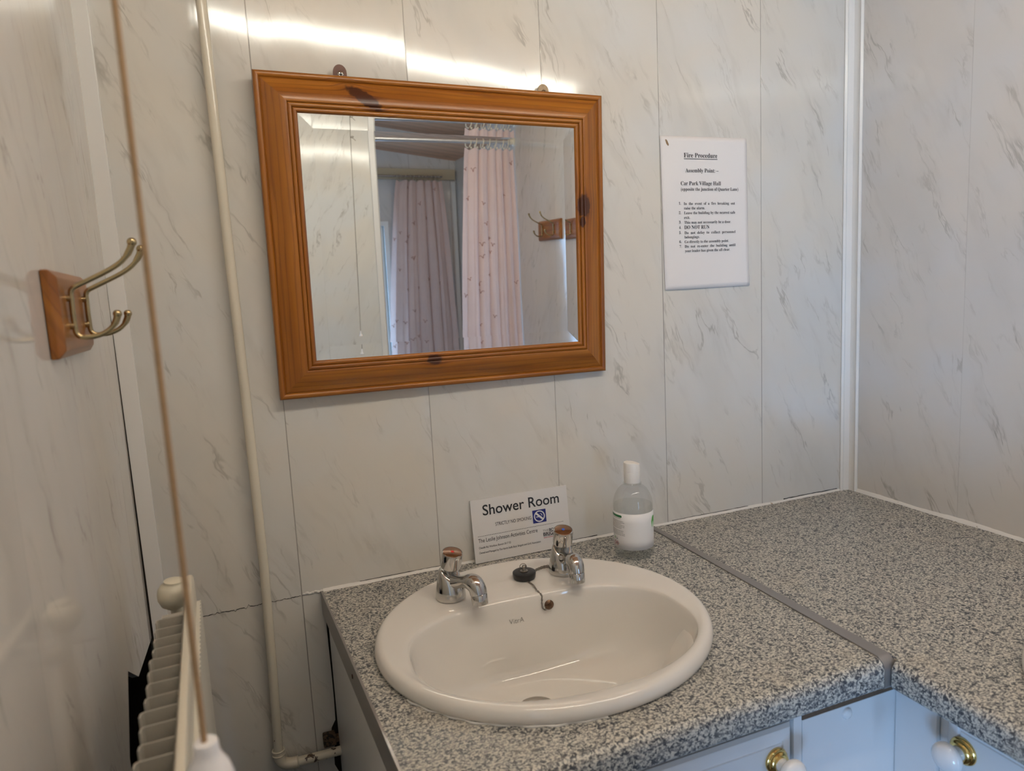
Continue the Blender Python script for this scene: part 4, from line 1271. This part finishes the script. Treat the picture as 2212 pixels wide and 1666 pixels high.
for c, d in (((0.6555, CF, -0.0800), (0, -1, 0)), ((CR, -0.588, -0.0560), (-1, 0, 0))):
    mb = MB(); mb.lathe([(0.0082, 0.0), (0.0080, 0.0016), (0.0064, 0.0036), (0.003, 0.0048), (0.0, 0.0050)], c, d, 24); mb.build('screw_cover', M['porcelain'], cc, smooth=60)

# ------------------------------------------------------------------ heating pipe
pp = thing('heating_pipe', 'cream painted heating pipe running down the wall left of the mirror', 'pipe', (-0.06, -0.018, -0.29))
PRX, PRY, PR = -0.0610, -0.0175, 0.0078
pth = [(-0.0625, PRY, 1.305), (-0.0625, PRY, 0.97), (-0.0600, PRY, 0.6), (-0.0575, PRY, 0.355), (-0.0565, PRY, 0.065), (-0.0600, PRY - 0.0005, -0.12), (-0.0640, PRY - 0.001, -0.268)]
mb = MB()
P = []
for a, b in zip(pth, pth[1:]):
    for i in range(8):
        P.append(Vector(a).lerp(Vector(b), i / 8))
P.append(Vector(pth[-1]))
mb.tube(P, PR, 18); mb.build('riser', M['pipe'], pp, smooth=60)
mb = MB()
ex, ez = -0.0640, -0.290
arc = bez((ex, PRY - 0.001, -0.262), (ex, PRY - 0.001, -0.286), (ex + 0.006, PRY - 0.001, -0.2925), (ex + 0.030, PRY - 0.001, -0.2930), 12)
mb.tube(arc, [0.0100, 0.0102, 0.0102, 0.0100, 0.0098, 0.0097, 0.0097, 0.0097, 0.0097, 0.0098, 0.0098, 0.0098, 0.0098], 20)
mb.torus(arc[0], 0.0095, 0.0016, (0, 0, 1), 24, 8)
mb.torus(arc[1] + Vector((0, 0, -0.002)), 0.0098, 0.0014, (0, 0, 1), 24, 8)
mb.torus(arc[-1], 0.0093, 0.0014, (1, 0, 0), 24, 8)
mb.build('elbow', M['pipe'], pp, smooth=50)
mb = MB(); mb.tube([(ex + 0.028, PRY - 0.001, -0.2930), (0.0, PRY - 0.002, -0.2930), (0.046, PRY - 0.003, -0.2925), (0.060, PRY - 0.003, -0.2925)], PR * 1.02, 18); lab(mb.build('horizontal_run', M['pipe_flaking'], pp, smooth=60), 'short horizontal run with flaking paint')
mb = MB()
mb.box((0.012, -0.016, -0.2840), (0.034, -0.001, -0.2620))
mb.box((0.030, -0.014, -0.2810), (0.046, -0.001, -0.2700))
lab(mb.build('pipe_bracket', M['rust'], pp, smooth=0, bevel=0.002), 'dark rusty bracket')
# the ragged hole in the wall where the pipe goes behind the cabinet
mb = MB()
rnd = random.Random(5)
hole = [(0.0355, -0.046), (0.0362, -0.055), (0.0365, -0.10), (0.0372, -0.15), (0.0374, -0.205), (0.0365, -0.245), (0.0290, -0.258), (0.0270, -0.272), (0.0290, -0.285), (0.0330, -0.300), (0.0290, -0.312), (0.0285, -0.330), (0.0345, -0.345), (0.0370, -0.390), (0.0370, FLOOR + 0.02), (0.050, FLOOR + 0.02), (0.050, -0.046)]
mb.prism([(x, -0.0012, z) for x, z in hole], (0, 0.0008, 0))
struct(mb.build('trim_9', M['gap'], smooth=0))

# ------------------------------------------------------------------ radiator
rd = thing('radiator', 'cream convector radiator on the left wall, seen edge on with its fins', 'radiator', (-0.137, -0.262, 0.165), None, math.radians(3.0))
rd['_o'] = (0, 0, 0)
# local frame: x away from the wall, y along the wall to the far end (0), z from the top edge
RL, RH = 0.62, 0.56
mb = MB()
pr = [(-0.0020, -0.012), (-0.0025, -0.004), (-0.0040, -0.0005), (-0.0070, 0.0), (-0.0100, -0.0008), (-0.0118, -0.004), (-0.0118, -0.010), (-0.0085, -0.012), (-0.0085, -RH), (-0.0020, -RH)]
mb.rings([[(x, -RL, z) for x, z in pr], [(x, 0.0, z) for x, z in pr]])
mb.build('back_panel', M['rad_cream'], rd, smooth=35)
mb = MB()
n_ = 232
rs_ = []
for i in range(n_ + 1):
    y = -0.001 - (RL - 0.002) * i / n_
    rs_.append((0.0015 + 0.0016 * (0.5 + 0.5 * math.cos(i * math.pi * 0.5)), y))
mb.rings([[(x, y, z) for x, y in rs_] + [(-0.0022, rs_[-1][1], z), (-0.0022, rs_[0][1], z)] for z in (-RH + 0.02, -0.036)])
mb.build('front_panel', M['rad_front'], rd, smooth=35)
nf = 21
fins = []
rnd = random.Random(3)
for k in range(nf):
    y0 = -0.108 - k * 0.0245
    d = rnd.uniform(-0.001, 0.001)
    xa, xb = -0.0125, -0.0400 + rnd.uniform(-0.0015, 0.0015)
    m = MB()
    t = 0.0012
    zt = -0.006 + rnd.uniform(-0.0012, 0.0010)
    # one folded fin: web, lip at the wall side
    pl = [(xa, y0), (xb + 0.002, y0 + d), (xb, y0 + d - 0.002), (xb - 0.0005, y0 + d - 0.0085), (xb + 0.0007, y0 + d - 0.0085), (xb + 0.0012, y0 + d - 0.0030), (xb + 0.003, y0 + d - t), (xa, y0 - t)]
    m.prism([(x, y, zt) for x, y in pl], (0, 0, -RH + 0.04))
    fins.append(m)
for m in fins:
    m.build('convector_fin', M['rad_shaded'], rd, smooth=0)
mb = MB(); mb.box((-0.0135, -RL + 0.01, -RH + 0.03), (-0.0120, -0.004, -0.012)); mb.build('back_of_panel', M['rad_shaded'], rd, smooth=0)
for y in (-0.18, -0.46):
    mb = MB(); mb.box((-0.086, y - 0.04, -0.30), (-0.0405, y, -0.26)); mb.build('wall_bracket', M['rad_shaded'], rd, smooth=0, bevel=0.002)
mb = MB(); mb.box((-0.034, -0.108, -0.012), (-0.0125, -0.100, -0.006)); mb.build('fin_strip', M['rad_shaded'], rd, smooth=0)
vc_ = (-0.029, 0.026, -0.031)
mb = MB()
ax = Vector((0.10, -0.05, 1)).normalized()
mb.lathe([(0.0, -0.0195), (0.0085, -0.0185), (0.0150, -0.0140), (0.0192, -0.006), (0.0200, 0.001), (0.0192, 0.0075), (0.0165, 0.0125), (0.0125, 0.0150), (0.0118, 0.0175), (0.0122, 0.0190), (0.0080, 0.0205), (0.0, 0.0208)], vc_, ax, 32)
vv_ = mb.build('valve', M['valve'], rd, smooth=50)
mb = MB(); mb.ball(Vector(vc_) + Vector((0.011, 0.0, 0.0165)), 0.0024, 10); mb.build('valve_pin', M['valve_dark'], vv_, smooth=50)
mb = MB(); mb.tube([Vector(vc_) + Vector((0.002, 0, -0.018)), Vector(vc_) + Vector((0.004, 0, -0.05)), Vector(vc_) + Vector((0.004, 0, -0.30))], 0.0085, 14)
mb.tube([Vector(vc_) + Vector((0.003, 0.0, -0.040)), Vector(vc_) + Vector((0.012, -0.034, -0.040))], 0.0075, 12)
mb.build('valve_tail', M['pipe'], vv_, smooth=50)

# ------------------------------------------------------------------ coat hook racks
def hook(mb, y, k=1.0):
    """rack frame: x away from the wall, y along the board, z up; board face at x = 0.0125"""
    f = 0.0125
    up = bez((f + 0.0040, y, 0.0200 * k), (f + 0.0042, y, 0.0240 * k), (f + 0.0055, y, 0.0258 * k), (f + 0.0105, y, 0.0282 * k), 6) + bez((f + 0.0250, y, 0.0352 * k), (f + 0.044, y, 0.0445 * k), (f + 0.0575, y, 0.0500 * k), (f + 0.0640, y, 0.0695 * k), 10)
    low = bez((f + 0.0038, y, -0.0160 * k), (f + 0.0040, y, -0.0215 * k), (f + 0.0065, y, -0.0240 * k), (f + 0.0130, y, -0.0240 * k), 6) + bez((f + 0.0200, y, -0.0238 * k), (f + 0.0320, y, -0.0215 * k), (f + 0.0405, y, -0.0150 * k), (f + 0.0430, y, -0.0030 * k), 8)
    path = low[::-1] + [Vector((f + 0.0036, y, 0.0))] + up
    n = len(path)
    rad = []
    for i in range(n):
        e = min(i, n - 1 - i)
        rad.append(0.0026 + (0.0010 if e == 0 else 0.0008 if e < 3 else 0.0))
    mb.tube(path, rad, 12)
    mb.ball(up[-1] + Vector((0, 0, 0.001)), 0.0048, 14)
    mb.ball(low[-1] + Vector((0, 0, 0.001)), 0.0044, 14)
    for z in (0.016 * k, -0.012 * k):
        mb.tube([(f - 0.001, y, z), (f + 0.0042, y, z)], 0.0034, 10)
def make_rack(name, label, o, rz, L, H, ys, k=1.0):
    t = thing(name, label, 'coat hooks', o, 'coat hook racks', rz)
    t['_o'] = (0, 0, 0)
    mb = MB()
    f, cs, ct = 0.0125, 0.0075, 0.0055
    out = [(0, -L / 2, -H / 2), (0, L / 2, -H / 2), (0, L / 2, H / 2), (0, -L / 2, H / 2)]
    mid = [(f - ct, *p[1:]) for p in out]
    inn = [(f, p[1] * (1 - 2 * cs / L), p[2] * (1 - 2 * cs / H)) for p in out]
    vs = out + mid + inn
    fs = [(3, 2, 1, 0), (8, 9, 10, 11)] + [(a * 4 + i, a * 4 + (i + 1) % 4, (a + 1) * 4 + (i + 1) % 4, (a + 1) * 4 + i) for a in (0, 1) for i in range(4)]
    mb.add(vs, fs, [(p[1], p[2] * 0.35 + p[0] * 0.8) for p in vs])
    mb.build('back_board', M['rack_wood'], t, smooth=0, bevel=0.0016)
    for y in ys:
        mb = MB(); hook(mb, y, k); mb.build('hook', M['old_brass'], t, smooth=60)
    return t
make_rack('coat_hook_rack', 'wooden block with two brass double hooks on the left wall', (LX(-0.345) + 0.0005, -0.345, 0.503), math.radians(1.7), 0.172, 0.086, (-0.046, 0.040))
make_rack('coat_hook_rack', 'wooden block with two brass double hooks seen in the mirror', (RX - 0.0005, -1.560, 0.697), math.pi, 0.215, 0.084, (-0.055, 0.055))

# ------------------------------------------------------------------ pull cords
pc_ = thing('light_pull_cord', 'tan pull cord with a white plastic acorn hanging close on the left', 'pull cord', (-0.094, -0.770, 0.245))
mb = MB()
top = Vector((-0.1035, -0.690, CZ(-0.10) - 0.001)); bot = Vector((-0.0915, -0.786, 0.250))
top = Vector((-0.1000, -0.722, CZ(-0.10) - 0.001))
P = [top.lerp(bot, i / 30) for i in range(31)]
mb.tube(P, 0.0017, 8); mb.build('cord', M['cord'], pc_, smooth=60)
mb = MB(); mb.lathe([(0.0020, 0.0), (0.0064, 0.0), (0.0068, -0.0010), (0.0070, -0.0045), (0.0072, -0.0070), (0.0085, -0.0105), (0.0115, -0.0160), (0.0138, -0.0240), (0.0142, -0.0330), (0.0125, -0.0400), (0.0080, -0.0440), (0.0, -0.0450)], bot + Vector((0.0006, 0, 0.0)), (0, 0, 1), 32)
mb.build('acorn', M['pull'], pc_, smooth=50)
pc2 = thing('light_pull_cord', 'thin grey pull cord with a knot and white pull, seen in the mirror', 'pull cord', (0.466, -1.80, 0.30))
mb = MB()
top = Vector((0.478, -1.80, CZ(0.478) - 0.001)); bot = Vector((0.459, -1.80, 0.302))
mb.tube([top.lerp(bot, i / 20) for i in range(21)], 0.0013, 8)
k_ = top.lerp(bot, (top.z - 1.091) / (top.z - bot.z))
mb.tube(bez(k_, k_ + Vector((0.012, 0, 0.008)), k_ + Vector((0.020, 0, -0.001)), k_ + Vector((0.002, 0, -0.003)), 8), 0.0013, 6)
mb.tube([k_, k_ + Vector((0.010, 0.002, -0.005)), k_ + Vector((0.020, 0.002, -0.014))], 0.0012, 6)
mb.build('cord', M['cord_grey'], pc2, smooth=60)
mb = MB(); mb.lathe([(0.0016, 0.0), (0.0030, -0.001), (0.0034, -0.014), (0.0080, -0.018), (0.0085, -0.022), (0.0065, -0.024), (0.0, -0.024)], bot, (0, 0, 1), 20); mb.build('acorn', M['pull'], pc2, smooth=50)

# ------------------------------------------------------------------ shower rail and curtains
RY, RZ = -1.932, 1.118
rl = thing('shower_rail', 'metal shower curtain rail spanning the cubicle opening, seen in the mirror', 'curtain rail', (0.92, RY, RZ))
mb = MB(); mb.tube([(PX + 0.0015, RY, RZ - 0.004), (1.0, RY, RZ), (RX - 0.001, RY, RZ + 0.004)], 0.0105, 20); mb.build('rod', M['rail_metal'], rl, smooth=60)
mb = MB(); mb.lathe([(0.020, 0.0), (0.020, 0.004), (0.0145, 0.007), (0.0140, 0.022), (0.0105, 0.022)], (RX - 0.0005, RY, RZ + 0.004), (-1, 0, 0), 24); mb.build('end_socket', M['ring'], rl, smooth=40)
mb = MB(); mb.lathe([(0.018, 0.0), (0.018, 0.003), (0.0130, 0.005), (0.0125, 0.012), (0.0105, 0.012)], (PX + 0.0012, RY + 0.0, RZ - 0.004), (1, 0, 0), 24); mb.build('end_socket', M['ring'], rl, smooth=40)

def curtain(name, label, group, xt, xb, y, zt, zb, N, amp, seed, lean=0.0):
    rnd = random.Random(seed)
    ph = [rnd.uniform(-0.5, 0.5) for _ in range(N + 2)]
    wd = [rnd.uniform(0.7, 1.3) for _ in range(N)]
    tot = sum(wd)
    cum = [0]
    for w_ in wd: cum.append(cum[-1] + w_ / tot)
    def fn(u, v):
        # u across, v down
        z = zt + (zb - zt) * v
        k = 0
        while k < N - 1 and u > cum[k + 1]: k += 1
        f = (u - cum[k]) / (cum[k + 1] - cum[k])
        e = v ** 0.75
        x = (xt[0] + (xt[1] - xt[0]) * u) * (1 - e) + (xb[0] + (xb[1] - xb[0]) * u) * e
        a = amp * (0.65 + 0.5 * v) * (0.8 + 0.3 * math.sin(k * 2.3 + seed))
        ff = (f + 0.16 * ph[k] * v) % 1.0
        s = 2.0 * abs(math.cos(math.pi * (ff - 0.5 + 0.5))) ** 0.55 - 1.0
        yy = y + a * s + 0.010 * v * math.sin(u * 7 + seed) + 0.003 * math.sin(z * 9 + u * 20) + lean * v * u
        xx = x + 0.42 * a * math.sin(2 * math.pi * ff) * (0.6 + v) * (0 if k in (0, N - 1) else 1)
        # gathered, dipping top edge
        if v < 0.02:
            z -= 0.004 * (1 - math.cos(2 * math.pi * f)) * (1 - v / 0.02)
        return (xx, yy, z)
    t = thing(name, label, 'curtain', ((xt[0] + xt[1]) / 2, y, zb), group)
    mb = MB(); mb.grid(fn, N * 28, 60)
    # embroidered gulls
    mb.cur = 1
    for _ in range(34):
        u0, v0 = rnd.uniform(0.03, 0.97), rnd.uniform(0.02, 0.72)
        sz = rnd.uniform(0.8, 1.15)
        W_ = (xb[1] - xb[0]) * 1.5
        st = [[(-1.0, 0.45), (-0.75, 0.62), (-0.45, 0.45), (-0.15, 0.0)], [(-0.15, 0.0), (0.0, -0.25), (0.2, -0.02)], [(0.2, 0.0), (0.4, 0.5), (0.75, 0.66), (1.0, 0.42)], [(-0.05, -0.1), (0.05, -0.5), (0.22, -0.3), (0.1, -0.05)]]
        tilt = rnd.uniform(-0.4, 0.4)
        for line in st:
            q = []
            for a, b in line:
                a2, b2 = a * math.cos(tilt) - b * math.sin(tilt), a * math.sin(tilt) + b * math.cos(tilt)
                uu = min(0.999, max(0.001, u0 + a2 * 0.017 * sz / W_)); vv2 = min(0.99, max(0.005, v0 - b2 * 0.0145 * sz / (zt - zb)))
                p = Vector(fn(uu, vv2))
                du = (Vector(fn(min(1, uu + 0.002), vv2)) - Vector(fn(max(0, uu - 0.002), vv2)))
                nrm = du.cross(Vector((0, 0, 1)))
                nrm = nrm.normalized() if nrm.length > 1e-8 else Vector((0, 1, 0))
                if nrm.y < 0: nrm = -nrm
                q.append(p + nrm * 0.0012)
            if len(q) > 1:
                mb.tube(q, 0.0012, 5)
    mb.build('cloth', [M['curtain'], M['gull']], t, smooth=75, flipfix=False)
    return t, fn
c1, f1 = curtain('shower_curtain', 'pink gull-patterned shower curtain on the metal rail, seen in the mirror', 'pink gull curtains', (1.010, 1.250), (0.918, 1.2525), RY, 1.088, -0.74, 6, 0.017, 5, 0.075)
RING_LABEL = 'ivory plastic ring on the metal rail holding the shower curtain'
def c_ring(mb, x, y, z, R, rx=0.0024, tilt=0.0, open_=0.35):
    P = []
    for i in range(26):
        a = math.radians(-60) + (2 * math.pi - open_) * i / 25
        P.append((x + tilt * math.sin(a) * R, y + R * 0.72 * math.cos(a), z + R * math.sin(a)))
    mb.tube(P, rx, 8)
ring0 = None
for i, x in enumerate((1.030, 1.066, 1.098, 1.130, 1.163, 1.196, 1.222)):
    if ring0 is None:
        mb = MB(); c_ring(mb, 0, 0, 0, 0.0205, 0.0026, 0.25)
        ring0 = mb.build('curtain_ring', M['ring'], o=(0, 0, 0), smooth=60)
        mb = MB(); mb.ball((0.004, 0.012, -0.021), 0.0060, 12, (0.8, 0.8, 1)); pin = mb.build('button', M['ring'], ring0, smooth=60)
        r = ring0
    else:
        r = ring0.copy(); COL.objects.link(r)
        for ch in ring0.children:
            c = ch.copy(); COL.objects.link(c); c.parent = r
    r.location = (x, RY, RZ - 0.0095 + 0.004 * (x - 1.0) + K)
    r.rotation_euler = (0, 0, (-0.7 if i == 0 else 0.12 * math.sin(i * 2.0)))
    tag(r, 'ivory plastic ring hanging open at the free edge of the shower curtain' if i == 0 else RING_LABEL, 'curtain ring', 'shower curtain rings')

wr_ = thing('curtain_pole_board', 'cream painted board with a thin curtain rod on the far wall, seen in the mirror', 'curtain rail', (0.6, FAR_Y, 1.085))
mb = MB(); mb.box((-0.10, FAR_Y, 1.054), (1.247, FAR_Y + 0.020, 1.112)); mb.build('board', M['rail_paint'], wr_, smooth=0, bevel=0.002)
mb = MB(); mb.tube([(-0.08, FAR_Y + 0.045, 1.070), (1.16, FAR_Y + 0.045, 1.068)], 0.0045, 12); mb.tube([(1.12, FAR_Y + 0.018, 1.069), (1.12, FAR_Y + 0.046, 1.069)], 0.004, 8); mb.tube([(0.1, FAR_Y + 0.018, 1.069), (0.1, FAR_Y + 0.046, 1.069)], 0.004, 8)
mb.build('thin_rod', M['steel'], wr_, smooth=60)
c2, f2 = curtain('window_curtain', 'pink gull-patterned window curtain drawn aside on the far wall, seen in the mirror', 'pink gull curtains', (0.885, 1.150), (0.745, 1.235), FAR_Y + 0.060, 1.044, -0.52, 6, 0.021, 12)
rr = random.Random(2)
ring1 = None
for i in range(11):
    x = 0.892 + 0.0245 * i + rr.uniform(-0.006, 0.006)
    if ring1 is None:
        mb = MB(); c_ring(mb, 0, 0, 0, 0.0165, 0.0018, 0.3)
        ring1 = mb.build('curtain_ring', M['ring_dark'], o=(0, 0, 0), smooth=60); r = ring1
    else:
        r = ring1.copy(); COL.objects.link(r)
    r.location = (x, FAR_Y + 0.045, 1.058 + K)
    r.rotation_euler = (0, 0, rr.uniform(-0.7, 0.7))
    tag(r, 'small ivory ring on the thin rod above the window curtain', 'curtain ring', 'window curtain rings')

# ------------------------------------------------------------------ fluorescent batten on the sloping ceiling (above the picture, reflected in the panels)
LXA, LXB, LY = -0.10, 1.06, -0.90
lt = thing('ceiling_light', 'white fluorescent batten fixed to the board ceiling above the picture', 'ceiling light', ((LXA + LXB) / 2, LY, CZ(0.48)))
def sl(x, y, d):
    return (x, y, CZ(x) - d)
mb = MB()
mb.rings([[sl(x, LY - 0.030, 0.0), sl(x, LY - 0.026, 0.018), sl(x, LY + 0.026, 0.018), sl(x, LY + 0.030, 0.0)] for x in (LXA - 0.03, LXB + 0.03)])
mb.build('housing', M['white_trim'], lt, smooth=0, bevel=0.001)
mb = MB(); mb.tube([sl(LXA, LY, 0.034), sl(LXB, LY, 0.034)], 0.013, 20); mb.build('tube', M['tube'], lt, smooth=60)
for x in (LXA - 0.006, LXB + 0.006):
    mb = MB(); mb.box((x - 0.008, LY - 0.016, CZ(x) - 0.050), (x + 0.008, LY + 0.016, CZ(x) - 0.017)); mb.build('end_cap', M['white_trim'], lt, smooth=0, bevel=0.002)

for o in bpy.data.objects:
    if '_o' in o.keys():
        del o['_o']
